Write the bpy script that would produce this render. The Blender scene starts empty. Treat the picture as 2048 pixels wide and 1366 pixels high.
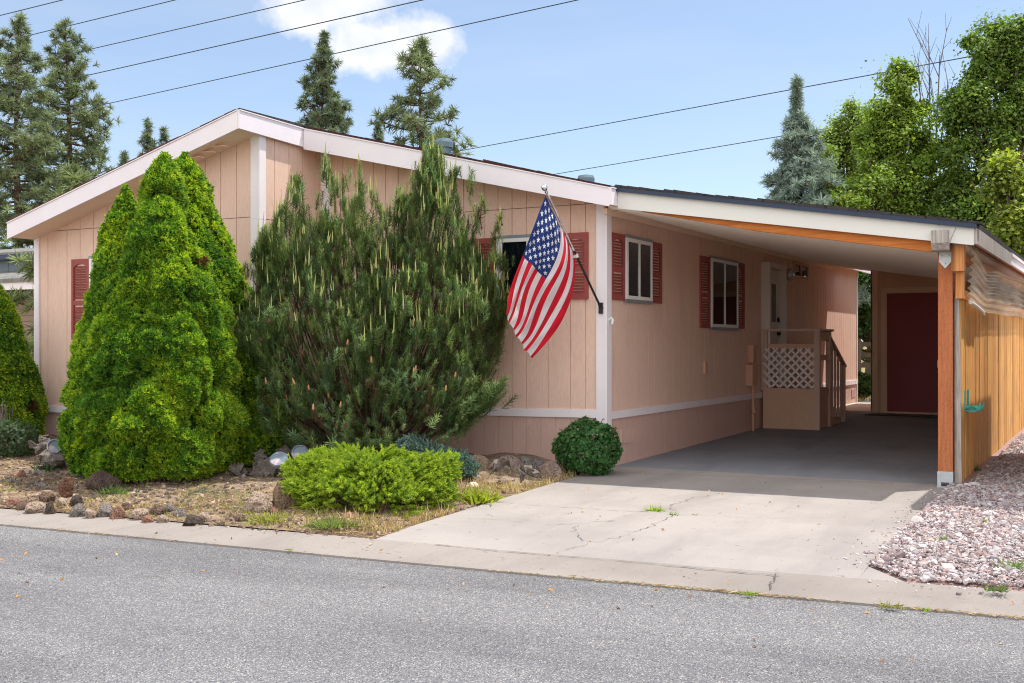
EXPO = 1.05
import bpy, math, random
import numpy as np
from mathutils import Vector, noise as mnoise
C = bpy.context.scene.collection
rng = np.random.default_rng(7)
random.seed(7)
rad = math.radians
# ------------------------------------------------------------------ camera frame (house axes: X along the front, Y back)
FPX, HZ, CAM, YAW = 2250.0, 688.0, np.array((5.46, -12.17, 1.47)), rad(28.9)
cY, sY = math.cos(YAW), math.sin(YAW)
RIGHT = np.array((cY, sY, 0)); FWD = np.array((-sY, cY, 0))
def ray(px, py):
    return RIGHT * ((px - 1024) / FPX) + FWD + np.array((0, 0, (HZ - py) / FPX))
def at_X(px, py, x): d = ray(px, py); return CAM + d * ((x - CAM[0]) / d[0])
def at_Y(px, py, y): d = ray(px, py); return CAM + d * ((y - CAM[1]) / d[1])
def at_D(px, py, t): return CAM + ray(px, py) * t
def at_Z(px, py, z): d = ray(px, py); return CAM + d * ((z - CAM[2]) / d[2])
# ------------------------------------------------------------------ numpy value noise
def _h(ix, iy, iz, s):
    n = (ix * 374761393 + iy * 668265263 + iz * 2147483647 + s * 1274126177).astype(np.int64) & 0x7fffffff
    n = ((n ^ (n >> 13)) * 1274126177) & 0x7fffffff
    n = ((n ^ (n >> 16)) * 668265263) & 0x7fffffff
    return (n & 0xffff) / 65535.0
def vnoise(p, scale=1.0, s=0):
    p = np.asarray(p, float) / scale
    i = np.floor(p).astype(np.int64); f = p - i; f = f * f * (3 - 2 * f)
    r = 0
    for dx in (0, 1):
        for dy in (0, 1):
            for dz in (0, 1):
                w = (f[:, 0] if dx else 1 - f[:, 0]) * (f[:, 1] if dy else 1 - f[:, 1]) * (f[:, 2] if dz else 1 - f[:, 2])
                r = r + w * _h(i[:, 0] + dx, i[:, 1] + dy, i[:, 2] + dz, s)
    return r
def fbm(p, scale, s=0, o=3):
    r, a, t = 0, 1.0, 0
    for k in range(o):
        r = r + a * vnoise(p, scale / 2 ** k, s + k * 17); t += a; a *= .5
    return r / t
# ------------------------------------------------------------------ mesh accumulator
def unit(v): v = np.asarray(v, float); return v / np.maximum(np.linalg.norm(v, axis=-1, keepdims=True), 1e-9)
class G:
    def __init__(s): s.V = []; s.F = []; s.K = []; s.n = 0
    def add(s, v, f, col=(1, 1, 1), m=0):
        v = np.asarray(v, float).reshape(-1, 3); f = np.asarray(f, int)
        c = np.broadcast_to(np.asarray(col, float), (len(v), 3))
        s.V.append(v); s.F.append((f + s.n, m)); s.K.append(c); s.n += len(v)
    def poly(s, pts, m=0, col=(1, 1, 1)): s.add(pts, [list(range(len(pts)))], col, m)
    def hexa(s, p, m=0, col=(1, 1, 1)):   # 4 bottom + 4 top points, same winding
        s.add(p, [[3, 2, 1, 0], [4, 5, 6, 7], [0, 1, 5, 4], [1, 2, 6, 5], [2, 3, 7, 6], [3, 0, 4, 7]], col, m)
    def box(s, x0, x1, y0, y1, z0, z1, m=0, col=(1, 1, 1)):
        s.hexa([(x0, y0, z0), (x1, y0, z0), (x1, y1, z0), (x0, y1, z0), (x0, y0, z1), (x1, y0, z1), (x1, y1, z1), (x0, y1, z1)], m, col)
    def prism(s, pts, ext, m=0, col=(1, 1, 1)):
        n = len(pts); a = np.asarray(pts, float); b = a + np.asarray(ext, float)
        s.add(np.vstack((a, b)), [[i, (i + 1) % n, n + (i + 1) % n, n + i] for i in range(n)], col, m)
        s.add(a, [list(range(n))[::-1]], col, m); s.add(b, [list(range(n))], col, m)
    def beam(s, a, b, w, h, m=0, up=(0, 0, 1), col=(1, 1, 1)):
        a = np.asarray(a, float); b = np.asarray(b, float); d = unit(b - a)
        x = np.cross(d, up); x = unit(x) if np.linalg.norm(x) > 1e-6 else np.array((1., 0, 0)); y = np.cross(x, d)
        q = [(-1, -1), (1, -1), (1, 1), (-1, 1)]
        s.hexa([a + x * i * w / 2 + y * j * h / 2 for i, j in q] + [b + x * i * w / 2 + y * j * h / 2 for i, j in q], m, col)
    def tube(s, pts, r, n=8, m=0, col=(1, 1, 1), cap=True):
        pts = np.asarray(pts, float); k = len(pts); r = np.broadcast_to(np.asarray(r, float), (k,))
        t = unit(np.gradient(pts, axis=0)); ref = np.array((0.3, 0.1, 1.)) if abs(t[0][2]) < .9 else np.array((1., .2, 0))
        vs = []
        for i in range(k):
            x = unit(np.cross(t[i], ref)); y = np.cross(t[i], x)
            for j in range(n):
                a = 2 * math.pi * j / n; vs.append(pts[i] + (x * math.cos(a) + y * math.sin(a)) * r[i])
        f = [[i * n + j, i * n + (j + 1) % n, (i + 1) * n + (j + 1) % n, (i + 1) * n + j] for i in range(k - 1) for j in range(n)]
        s.add(vs, f, col, m)
        if cap:
            s.add(vs[:n], [list(range(n))[::-1]], col, m); s.add(vs[-n:], [list(range(n))], col, m)
    def lathe(s, prof, base, n=24, m=0, axis=(0, 0, 1), col=(1, 1, 1)):
        ax = unit(axis); x = unit(np.cross(ax, (0.1, 1, 0.05))); y = np.cross(ax, x); base = np.asarray(base, float)
        vs = [base + ax * z + (x * math.cos(2 * math.pi * j / n) + y * math.sin(2 * math.pi * j / n)) * r for r, z in prof for j in range(n)]
        k = len(prof)
        s.add(vs, [[i * n + j, i * n + (j + 1) % n, (i + 1) * n + (j + 1) % n, (i + 1) * n + j] for i in range(k - 1) for j in range(n)], col, m)
        s.add(vs[-n:], [list(range(n))], col, m); s.add(vs[:n], [list(range(n))[::-1]], col, m)
    def inst(s, tv, tf, pos, R, sc, col=(1, 1, 1), m=0, tcol=None):
        tv = np.asarray(tv, float); tf = np.asarray(tf, int); P = len(pos); n = len(tv)
        sc = np.asarray(sc, float)
        if sc.ndim == 0: sc = np.full(P, float(sc))
        if sc.ndim == 1: sc = sc[:, None].repeat(3, 1)
        v = np.einsum('pij,pnj->pni', R, tv[None] * sc[:, None, :]) + np.asarray(pos)[:, None, :]
        f = tf[None] + (np.arange(P) * n)[:, None, None]
        c = np.broadcast_to(np.asarray(col, float), (P, 3))[:, None, :]
        c = c * (tcol[None] if tcol is not None else np.ones((1, n, 1)))
        s.add(v.reshape(-1, 3), f.reshape(-1, tf.shape[1]), c.reshape(-1, 3), m)
    def build(s, name, mats, parent=None, smooth=False, loc=None):
        me = bpy.data.meshes.new(name)
        V = np.vstack(s.V); K = np.vstack(s.K)
        if parent is not None and loc is None: loc = parent.matrix_basis.translation if parent.parent is None else None
        off = np.zeros(3)
        if parent is not None:
            p = parent
            while p is not None: off += np.array(p.location); p = p.parent
        elif loc is not None: off = np.array(loc, float)
        V = V - off
        idx, st, mi, tot = [], [], [], 0
        for f, m in s.F:
            k = f.shape[1]; idx.append(f.reshape(-1)); st.append(tot + np.arange(len(f)) * k); mi.append(np.full(len(f), m)); tot += f.size
        idx = np.concatenate(idx); st = np.concatenate(st); mi = np.concatenate(mi)
        me.vertices.add(len(V)); me.vertices.foreach_set('co', V.astype(np.float32).ravel())
        me.loops.add(len(idx)); me.loops.foreach_set('vertex_index', idx.astype(np.int32))
        me.polygons.add(len(st)); me.polygons.foreach_set('loop_start', st.astype(np.int32))
        if not isinstance(mats, (list, tuple)): mats = [mats]
        for q in mats: me.materials.append(q)
        me.update(calc_edges=True)
        me.polygons.foreach_set('material_index', mi.astype(np.int32))
        me.polygons.foreach_set('use_smooth', np.full(len(st), smooth))
        if not np.all(K == 1):
            at = me.color_attributes.new('tint', 'FLOAT_COLOR', 'POINT')
            at.data.foreach_set('color', np.hstack((K, np.ones((len(K), 1)))).astype(np.float32).ravel())
        me.update()
        o = bpy.data.objects.new(name, me); C.objects.link(o)
        if parent is not None: o.parent = parent
        elif loc is not None: o.location = loc
        return o
def frames(d, roll=None):
    d = unit(d); P = len(d)
    ref = np.where(np.abs(d[:, 2:3]) > .95, np.array([[1., 0, 0]]), np.array([[0, 0, 1.]]))
    x = unit(np.cross(ref, d)); y = np.cross(d, x)
    if roll is None: roll = rng.uniform(0, 2 * math.pi, P)
    c, s_ = np.cos(roll)[:, None], np.sin(roll)[:, None]
    return np.stack((x * c + y * s_, -x * s_ + y * c, d), axis=2)
def thing(name, label, cat, loc=(0, 0, 0), group=None):
    o = bpy.data.objects.new(name, None); C.objects.link(o); o.location = tuple(float(q) for q in loc)
    o.empty_display_size = .2
    o['label'] = label; o['category'] = cat
    if group: o['group'] = group
    return o
def tag(o, label, cat, group=None):
    o['label'] = label; o['category'] = cat
    if group: o['group'] = group
    return o
def struct(o, kind='structure'): o['kind'] = kind; return o
# ------------------------------------------------------------------ materials
def L(r, g, b):
    return tuple(((q / 255) / 12.92 if q / 255 < .04045 else ((q / 255 + .055) / 1.055) ** 2.4) for q in (r, g, b))
class N:
    def __init__(s, name):
        s.m = bpy.data.materials.new(name); s.m.use_nodes = True; s.t = s.m.node_tree; s.b = s.t.nodes['Principled BSDF']; s.out = s.t.nodes['Material Output']
    def n(s, typ, **k):
        q = s.t.nodes.new(typ)
        for a, v in k.items():
            if a.startswith('_'): setattr(q, a[1:], v)
            else: q.inputs[a.replace('__', ' ')].default_value = v
        return q
    def l(s, a, b): s.t.links.new(a, b)
    def coord(s, kind='Object', scale=(1, 1, 1)):
        c = s.n('ShaderNodeTexCoord'); mp = s.n('ShaderNodeMapping'); mp.inputs['Scale'].default_value = scale
        s.l(c.outputs[kind], mp.inputs['Vector']); return mp.outputs['Vector']
    def noise(s, vec, scale, detail=3, rough=.55):
        q = s.n('ShaderNodeTexNoise', Scale=scale, Detail=detail, Roughness=rough); s.l(vec, q.inputs['Vector']); return q.outputs['Fac']
    def ramp(s, fac, stops):
        q = s.n('ShaderNodeValToRGB'); e = q.color_ramp.elements
        while len(e) < len(stops): e.new(.5)
        for i, (p, c) in enumerate(stops): e[i].position = p; e[i].color = (*c, 1) if len(c) == 3 else c
        s.l(fac, q.inputs['Fac']); return q.outputs['Color']
    def mix(s, a, b, fac, mode='MIX'):
        q = s.n('ShaderNodeMix', _data_type='RGBA', _blend_type=mode)
        for sock, v in ((q.inputs[6], a), (q.inputs[7], b), (q.inputs[0], fac)):
            if hasattr(v, 'node'): s.l(v, sock)
            elif isinstance(v, (int, float)): sock.default_value = v
            else: sock.default_value = (*v, 1)
        return q.outputs[2]
    def bump(s, h, strength=.3, dist=.01):
        q = s.n('ShaderNodeBump', Strength=strength, Distance=dist); s.l(h, q.inputs['Height']); s.l(q.outputs['Normal'], s.b.inputs['Normal'])
    def set(s, col=None, rough=None, metal=None, spec=None):
        if col is not None:
            if hasattr(col, 'node'): s.l(col, s.b.inputs['Base Color'])
            else: s.b.inputs['Base Color'].default_value = (*col, 1)
        if rough is not None: s.b.inputs['Roughness'].default_value = rough
        if metal is not None: s.b.inputs['Metallic'].default_value = metal
        if spec is not None: s.b.inputs['Specular IOR Level'].default_value = spec
        return s.m
def simple(name, col, rough=.6, metal=0, var=.15, vs=6.0, bump=0, bs=60, spec=.4, stretch=(1, 1, 1)):
    k = N(name); v = k.coord('Object', stretch)
    c = k.mix(tuple(q * (1 - var) for q in col), tuple(min(1, q * (1 + var)) for q in col), k.noise(v, vs, 4))
    if bump: k.bump(k.noise(v, bs, 3), bump, .004)
    return k.set(c, rough, metal, spec)
def siding_mat(name, col, dirt=.25):
    k = N(name); v = k.coord('Object', (1, 1, .06)); v2 = k.coord('Object')
    grain = k.noise(v, 140, 3, .7); wear = k.noise(v2, 1.7, 4)
    fleck = k.noise(k.coord('Object', (1, 1, .25)), 55, 5, .7)
    c = k.mix(tuple(q * .93 for q in col), tuple(min(1, q * 1.06) for q in col), wear)
    c = k.mix(c, tuple(q * (1 - dirt) for q in col), k.ramp(grain, [(.45, (0, 0, 0)), (.72, (.65, .65, .65))]))
    c = k.mix(c, tuple(q * .72 for q in col), k.ramp(fleck, [(.58, (0, 0, 0)), (.70, (.8, .8, .8))]))
    st = k.ramp(k.noise(k.coord('Object', (1, 1, .35)), 2.6, 6, .65), [(.54, (0, 0, 0)), (.70, (.5, .5, .5))])
    c = k.mix(c, tuple(q * w_ for q, w_ in zip(col, (.80, .72, .70))), st)
    k.bump(grain, .5, .005)
    return k.set(c, .75, 0, .3)
def paint_mat(name, col, chip=None):
    k = N(name); v = k.coord('Object')
    c = k.mix(tuple(q * .9 for q in col), tuple(min(1, q * 1.05) for q in col), k.noise(v, 3, 5))
    if chip is not None:
        ch = k.noise(k.coord('Object', (1, 1, 1)), 26, 6, .7)
        c = k.mix(c, chip, k.ramp(ch, [(.64, (0, 0, 0)), (.70, (.9, .9, .9))]))
    k.bump(k.noise(k.coord('Object', (1, 1, .3)), 90, 3), .25, .003)
    return k.set(c, .6, 0, .35)
def wood_mat(name, dark, light, axis='z', scale=1.0, rough=.7, knots=True, grey=None):
    st = {'z': (9, 9, .55), 'y': (9, .55, 9), 'x': (.55, 9, 9)}[axis]
    k = N(name); v = k.coord('Object', tuple(q * scale for q in st))
    c = k.ramp(k.noise(v, 5, 5, .65), [(.28, dark), (.5, tuple((a + b) / 2 for a, b in zip(dark, light))), (.72, light)])
    tn = k.n('ShaderNodeVertexColor', _layer_name='tint')
    if knots:
        vo = k.n('ShaderNodeTexVoronoi', Scale=.9); k.l(k.coord('Object', tuple(q * .28 * scale for q in st)), vo.inputs['Vector'])
        c = k.mix(c, tuple(q * .35 for q in dark), k.ramp(vo.outputs['Distance'], [(.03, (.8, .8, .8)), (.10, (0, 0, 0))]))
    if grey is not None:
        c = k.mix(c, grey, k.ramp(k.noise(k.coord('Object'), 2.2, 5, .6), [(.5, (0, 0, 0)), (.68, (.8, .8, .8))]))
    k.bump(k.noise(v, 14, 3), .35, .004)
    return k.set(c, rough, 0, .25), k, c
def tint_mult(k, c):
    at = k.n('ShaderNodeAttribute', _attribute_name='tint')
    k.l(k.mix(c, at.outputs['Color'], 1.0, 'MULTIPLY'), k.b.inputs['Base Color'])
def leaf_mat(name, trans=.35, rough=.5, gain=1.0, spec=.3):
    """colour from the per-vertex tint, partly translucent"""
    k = N(name); at = k.n('ShaderNodeAttribute', _attribute_name='tint')
    c = at.outputs['Color']
    k.set(c, rough, 0, spec)
    tr = k.n('ShaderNodeBsdfTranslucent'); k.l(k.mix(c, (1.0, 1.0, .45), .5, 'MULTIPLY'), tr.inputs['Color'])
    k.l(k.mix(c, (1.25, 1.35, .6), 1.0, 'MULTIPLY'), tr.inputs['Color'])
    ms = k.n('ShaderNodeMixShader', Fac=trans); k.l(k.b.outputs['BSDF'], ms.inputs[1]); k.l(tr.outputs['BSDF'], ms.inputs[2])
    k.l(ms.outputs['Shader'], k.out.inputs['Surface'])
    return k.m
M = {}
PEACH = L(229, 196, 178)
M['siding'] = siding_mat('peach_siding', PEACH)
M['skirting'] = siding_mat('mauve_skirting', L(208, 174, 162))
M['trim'] = paint_mat('white_trim_paint', L(234, 226, 230), L(176, 160, 150))
M['trim_clean'] = paint_mat('pale_fascia_paint', L(232, 224, 230))
M['soffit'] = simple('beige_soffit_paint', L(236, 212, 192), .7, var=.06)
M['frame'] = simple('white_vinyl', L(226, 226, 224), .4, var=.03)
M['flash'] = simple('grey_flashing', L(140, 146, 152), .4, .3, var=.1)
M['shutter'] = simple('brick_red_plastic', L(150, 70, 66), .55, var=.1)
k = N('dark_window_glass'); k.set((.010, .014, .020), .02, 0, 1.0); M['glass'] = k.m
k = N('clear_window_glass'); k.set((.010, .014, .020), .02, 0, .8); tr_ = k.n('ShaderNodeBsdfTransparent', Color=(.80, .84, .86, 1)); fz_ = k.n('ShaderNodeLayerWeight', Blend=.35); ms_ = k.n('ShaderNodeMixShader')
k.l(k.ramp(fz_.outputs['Fresnel'], [(0, (.10, .10, .10)), (1, (1, 1, 1))]), ms_.inputs[0]); k.l(tr_.outputs[0], ms_.inputs[1]); k.l(k.b.outputs[0], ms_.inputs[2]); k.l(ms_.outputs[0], k.out.inputs['Surface']); M['clear'] = k.m
M['blind'] = simple('brown_window_blind', L(92, 84, 72), .8); M['drape'] = simple('dark_blue_drape', L(38, 46, 62), .9, var=.3, vs=9)
M['curtain'] = simple('curtain_cloth', L(120, 112, 100), .9)
M['dark'] = simple('black_metal', (.015, .015, .016), .4, var=.05)
M['chrome'] = simple('bright_metal', (.75, .75, .76), .15, 1, var=.03)
M['galv'] = simple('galvanised_steel', L(190, 196, 200), .4, .7, var=.15, vs=14)
M['vent'] = simple('blue_grey_vent_paint', L(104, 122, 134), .5, .2, var=.12)
def shingle_mat(name, a, b):
    k = N(name); v = k.coord('Object')
    br = k.n('ShaderNodeTexBrick', Scale=1.0, Mortar__Size=.012); br.inputs['Brick Width'].default_value = .33; br.inputs['Row Height'].default_value = .14
    k.l(v, br.inputs['Vector']); br.inputs['Color1'].default_value = (*a, 1); br.inputs['Color2'].default_value = (*b, 1); br.inputs['Mortar'].default_value = (*[q * .4 for q in a], 1)
    c = k.mix(br.outputs['Color'], tuple(q * .6 for q in a), k.noise(v, 60, 3)); k.bump(k.noise(v, 90, 3), .5, .01)
    return k.set(c, .9, 0, .2)
M['shingle'] = shingle_mat('dark_shingles', L(64, 60, 62), L(82, 76, 74))
M['shingle_red'] = shingle_mat('red_brown_shingles', L(92, 56, 50), L(110, 70, 60))
M['shingle_grey'] = shingle_mat('grey_shingles', L(128, 128, 126), L(160, 158, 152))
M['drip'] = simple('dark_blue_drip_edge', L(44, 56, 78), .4, .2, var=.05)
M['fascia_cp'] = simple('ivory_fascia_paint', L(216, 215, 209), .6, var=.05, vs=2)
M['lvl'], kk, cc = wood_mat('orange_beam_wood', L(160, 88, 36), L(206, 128, 62), 'x')
M['post'], kk, cc = wood_mat('red_brown_treated_post', L(160, 92, 56), L(196, 122, 80), 'z', knots=False)
vo = kk.n('ShaderNodeTexVoronoi', Scale=1.0); kk.l(kk.coord('Object', (75, 75, 30)), vo.inputs['Vector'])
kk.l(kk.mix(cc, L(96, 48, 30), kk.ramp(vo.outputs['Distance'], [(.14, (.55, .55, .55)), (.30, (0, 0, 0))])), kk.b.inputs['Base Color'])
M['fence'], kk, cc = wood_mat('orange_cedar_boards', L(196, 124, 54), L(250, 204, 128), 'z', .8, grey=L(196, 152, 104)); tint_mult(kk, cc)
M['framing'], kk, cc = wood_mat('orange_framing_wood', L(180, 110, 60), L(218, 156, 100), 'z')
M['grey_wood'], kk, cc = wood_mat('weathered_grey_wood', L(120, 112, 108), L(196, 188, 180), 'z')
M['ceiling'] = simple('pale_metal_ceiling', L(246, 236, 228), .5, .0, var=.08, vs=3)
M['shed'] = siding_mat('tan_shed_siding', L(222, 182, 150), .15)
M['shed_trim'] = paint_mat('tan_shed_trim', L(232, 200, 172))
M['door_red'] = simple('maroon_door_paint', L(138, 50, 54), .5, var=.12, vs=3)
M['door_white'] = simple('white_door_paint', L(214, 206, 200), .5, var=.05)
M['porch'] = siding_mat('porch_tan_paint', L(210, 172, 148), .15)
M['porch_trim'] = paint_mat('porch_trim_paint', L(200, 172, 156))
M['lattice'] = simple('white_lattice_paint', L(224, 214, 212), .6, var=.06)
M['conduit'] = simple('peach_painted_box', L(204, 160, 136), .6, var=.08)
M['teal'] = simple('teal_plastic', L(72, 186, 178), .45, var=.1)
M['bark_pine'] = simple('pine_bark', L(96, 72, 60), .95, var=.45, vs=7, bump=.8, bs=14, stretch=(1, 1, .3))
M['bark_grey'] = simple('grey_bark', L(110, 98, 86), .95, var=.4, vs=9, bump=.8, bs=20, stretch=(1, 1, .3))
M['twig'] = simple('grey_twigs', L(120, 108, 104), .9, var=.2)
M['leaf'] = leaf_mat('broad_leaves', .45)
M['needle'] = leaf_mat('conifer_needles', .22, .55)
M['soft'] = leaf_mat('soft_new_needles', .42, .6)
M['dry'] = leaf_mat('dry_grass_blades', .25, .8)
k = N('painted_stone'); at = k.n('ShaderNodeAttribute', _attribute_name='tint'); k.set(at.outputs['Color'], .8); M['tinted'] = k.m
# ------------------------------------------------------------------ camera, sun, sky
sc = bpy.context.scene
cam = bpy.data.objects.new('camera', bpy.data.cameras.new('camera')); C.objects.link(cam)
cam.location = CAM; cam.rotation_euler = (rad(90), 0, YAW)
cam.data.sensor_width = 36; cam.data.lens = FPX / 2048 * 36; cam.data.shift_y = (HZ - 683) / 2048; cam.data.clip_end = 3000
sc.camera = cam
SUN = unit((.30, .29, 1.0))
sd = bpy.data.lights.new('sun', 'SUN'); sd.energy = 2.6; sd.angle = rad(.53); sd.color = (1, .95, .87)
so = bpy.data.objects.new('sun', sd); C.objects.link(so); so.location = (20, 20, 60)
so.rotation_euler = Vector(SUN).to_track_quat('Z', 'Y').to_euler()
w = bpy.data.worlds.new('World'); sc.world = w; w.use_nodes = True
t = w.node_tree; bg = t.nodes['Background']; bg.inputs['Strength'].default_value = .094
sky = t.nodes.new('ShaderNodeTexSky'); sky.sky_type = 'NISHITA'; sky.sun_disc = False
sky.sun_elevation = math.asin(SUN[2]); sky.sun_rotation = math.atan2(SUN[0], SUN[1]); sky.altitude = 1100; sky.air_density = 1.0; sky.dust_density = 1.2; sky.ozone_density = 1.0
def wn(typ, **k):
    q = t.nodes.new(typ)
    for a, v in k.items():
        if a.startswith('_'): setattr(q, a[1:], v)
        else: q.inputs[a.replace('__', ' ')].default_value = v
    return q
def wmath(op, a, b=None, clamp=False):
    q = t.nodes.new('ShaderNodeMath'); q.operation = op; q.use_clamp = clamp
    for i, v in enumerate((a, b)):
        if v is None: continue
        if hasattr(v, 'node'): t.links.new(v, q.inputs[i])
        else: q.inputs[i].default_value = v
    return q.outputs[0]
tc = wn('ShaderNodeTexCoord'); vec = tc.outputs['Generated']
cd = unit(ray(735, 62)); cr = unit(np.cross(cd, (0, 0, 1))); cu = np.cross(cr, cd)      # a cumulus far away in this part of the sky
def wdot(v):
    q = wn('ShaderNodeVectorMath', _operation='DOT_PRODUCT'); t.links.new(vec, q.inputs[0]); q.inputs[1].default_value = tuple(v); return q.outputs['Value']
dd = wmath('MAXIMUM', wdot(cd), .02)
cx_ = wmath('DIVIDE', wdot(cr), dd); cz_ = wmath('DIVIDE', wdot(cu), dd)
cmb = wn('ShaderNodeCombineXYZ'); t.links.new(cx_, cmb.inputs[0]); t.links.new(cz_, cmb.inputs[1])
def wnoise(scale, detail, rough=.55, off=(0, 0, 0)):
    mp = wn('ShaderNodeMapping'); mp.inputs['Location'].default_value = off; t.links.new(cmb.outputs[0], mp.inputs[0])
    q = wn('ShaderNodeTexNoise', Scale=scale, Detail=detail, Roughness=rough); t.links.new(mp.outputs[0], q.inputs['Vector']); return q.outputs['Fac']
def blob(x0, y0, rx, ry):
    a = wmath('DIVIDE', wmath('SUBTRACT', cx_, x0), rx); b = wmath('DIVIDE', wmath('SUBTRACT', cz_, y0), ry)
    return wmath('SUBTRACT', 1.0, wmath('SQRT', wmath('ADD', wmath('MULTIPLY', a, a), wmath('MULTIPLY', b, b))))
mk = blob(-.028, .030, .066, .040)
for q in ((.034, -.008, .058, .030), (.0, -.012, .055, .030), (-.052, .010, .034, .024), (-.03, .06, .045, .03)): mk = wmath('MAXIMUM', mk, blob(*q))
nz = wmath('SUBTRACT', wnoise(26, 9, .62), .5)
mk = wmath('ADD', wmath('MULTIPLY', mk, 1.3), wmath('MULTIPLY', nz, 1.9))
rp = wn('ShaderNodeValToRGB'); rp.color_ramp.elements[0].position = .02; rp.color_ramp.elements[1].position = .62; t.links.new(mk, rp.inputs['Fac'])
shade = wn('ShaderNodeValToRGB'); t.links.new(wnoise(34, 6, .5, (.013, .02, 0)), shade.inputs['Fac'])
shade.color_ramp.elements[0].position = .3; shade.color_ramp.elements[0].color = (4.3, 4.6, 5.0, 1); shade.color_ramp.elements[1].position = .62; shade.color_ramp.elements[1].color = (5.5, 5.55, 5.65, 1)
# thin cirrus veil
mpc = wn('ShaderNodeMapping'); mpc.inputs['Scale'].default_value = (1.2, 1.2, 6); t.links.new(vec, mpc.inputs[0])
ci = wn('ShaderNodeTexNoise', Scale=2.6, Detail=6.0, Roughness=.6); t.links.new(mpc.outputs[0], ci.inputs['Vector'])
cr2 = wn('ShaderNodeMapRange'); t.links.new(ci.outputs['Fac'], cr2.inputs[0]); cr2.inputs[1].default_value = .42; cr2.inputs[2].default_value = .85; cr2.inputs[3].default_value = .20; cr2.inputs[4].default_value = .50
m1 = wn('ShaderNodeMix', _data_type='RGBA'); t.links.new(cr2.outputs[0], m1.inputs[0]); t.links.new(sky.outputs[0], m1.inputs[6]); m1.inputs[7].default_value = (3.7, 4.2, 4.9, 1)
m2 = wn('ShaderNodeMix', _data_type='RGBA'); t.links.new(rp.outputs[0], m2.inputs[0]); t.links.new(m1.outputs[2], m2.inputs[6]); t.links.new(shade.outputs[0], m2.inputs[7])
# unseen broken cloud added behind the camera to brighten the shaded front walls
mpb = wn('ShaderNodeMapping'); mpb.inputs['Scale'].default_value = (1, 1, 2.2); t.links.new(vec, mpb.inputs[0])
cb = wn('ShaderNodeTexNoise', Scale=2.3, Detail=7.0, Roughness=.58); t.links.new(mpb.outputs[0], cb.inputs['Vector'])
back = wn('ShaderNodeMapRange', _clamp=True); t.links.new(wdot(unit((.05, -1, .30))), back.inputs[0]); back.inputs[1].default_value = .0; back.inputs[2].default_value = .5
cbr = wn('ShaderNodeMapRange', _clamp=True); t.links.new(cb.outputs['Fac'], cbr.inputs[0]); cbr.inputs[1].default_value = .32; cbr.inputs[2].default_value = .52
m3 = wn('ShaderNodeMix', _data_type='RGBA'); t.links.new(wmath('MULTIPLY', back.outputs[0], cbr.outputs[0]), m3.inputs[0]); t.links.new(m2.outputs[2], m3.inputs[6]); m3.inputs[7].default_value = (10.5, 10.4, 10.3, 1)
t.links.new(m3.outputs[2], bg.inputs['Color'])
sc.view_settings.view_transform = 'Standard'; sc.view_settings.look = 'None'; sc.view_settings.exposure = EXPO; sc.view_settings.gamma = 1
sc.cycles.use_denoising = True; sc.cycles.denoising_prefilter = 'NONE'; sc.cycles.filter_width = 1.1
sc.cycles.max_bounces = 10; sc.cycles.diffuse_bounces = 8; sc.cycles.sample_clamp_indirect = 8; sc.cycles.transparent_max_bounces = 12
# ------------------------------------------------------------------ ground
GB = [at_Z(x, y, -.14) for x, y in ((0, 1018), (300, 1042), (690, 1074), (1100, 1110), (1500, 1142), (1750, 1161), (2048, 1185))]
GR = [at_Z(x, y, -.165) for x, y in ((0, 1050), (300, 1078), (700, 1116), (1100, 1153), (1506, 1189), (2048, 1238))]
gbx = [-60, -12] + [p[0] for p in GB] + [9, 60]; gby = [-10.5, -6.0] + [p[1] for p in GB] + [-4.0, -3.0]
grx = [-60, -12] + [p[0] for p in GR] + [9, 60]; gry = [-11.3, -6.75] + [p[1] for p in GR] + [-4.85, -3.85]
def gback(x): return np.interp(x, gbx, gby)
def groad(x): return np.interp(x, grx, gry)
def zdrive(y): return np.interp(y, [-12, -4.6, -4.0, -1.5, 0, 10, 14, 40], [-.30, -.14, -.105, -.035, 0, .10, .139, .30])
def zbed(x, y):
    x = np.asarray(x, float); y = np.asarray(y, float)
    gb = gback(x); v = np.clip((y - gb) / (-1.2 - gb), 0, 1.15)
    z = -.125 + v * (.185 + .0135 * np.clip(-x, 0, 12))
    k = np.clip((x + .9) / .9, 0, 1); z = z * (1 - k) + (zdrive(y) - .005) * k
    p = np.stack((x, y, x * 0), -1).reshape(-1, 3)
    bump = (fbm(p, .55, 3) - .5).reshape(x.shape) * .12 * np.clip((y - gb) * 2, 0, 1) * np.clip(-x * 2.5, 0, 1)
    return z + bump
def zgravel(x, y): return zdrive(y) + .045 * np.clip((np.asarray(y) - gback(x)) * 1.2, 0, 1)
def gz(x, y):
    if y < groad(x): return -.17
    if y < gback(x): return -.15
    return float(zbed(np.array([x]), np.array([y]))[0]) if x < 0 else (float(zdrive(y)) if x < 3.82 else float(zgravel(x, y)))
def on_ground(px, py):
    z = -.05
    for _ in range(8):
        p = at_Z(px, py, z); z = gz(p[0], p[1])
    return at_Z(px, py, z)
def sheet(xs, ys, zf, holes=None):
    g = G(); X, Y = np.meshgrid(xs, ys); Z = zf(X, Y); n, m = X.shape
    i = np.arange(n * m).reshape(n, m)
    f = np.stack((i[:-1, :-1], i[:-1, 1:], i[1:, 1:], i[1:, :-1]), -1).reshape(-1, 4)
    g.add(np.stack((X, Y, Z), -1).reshape(-1, 3), f); return g
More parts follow.
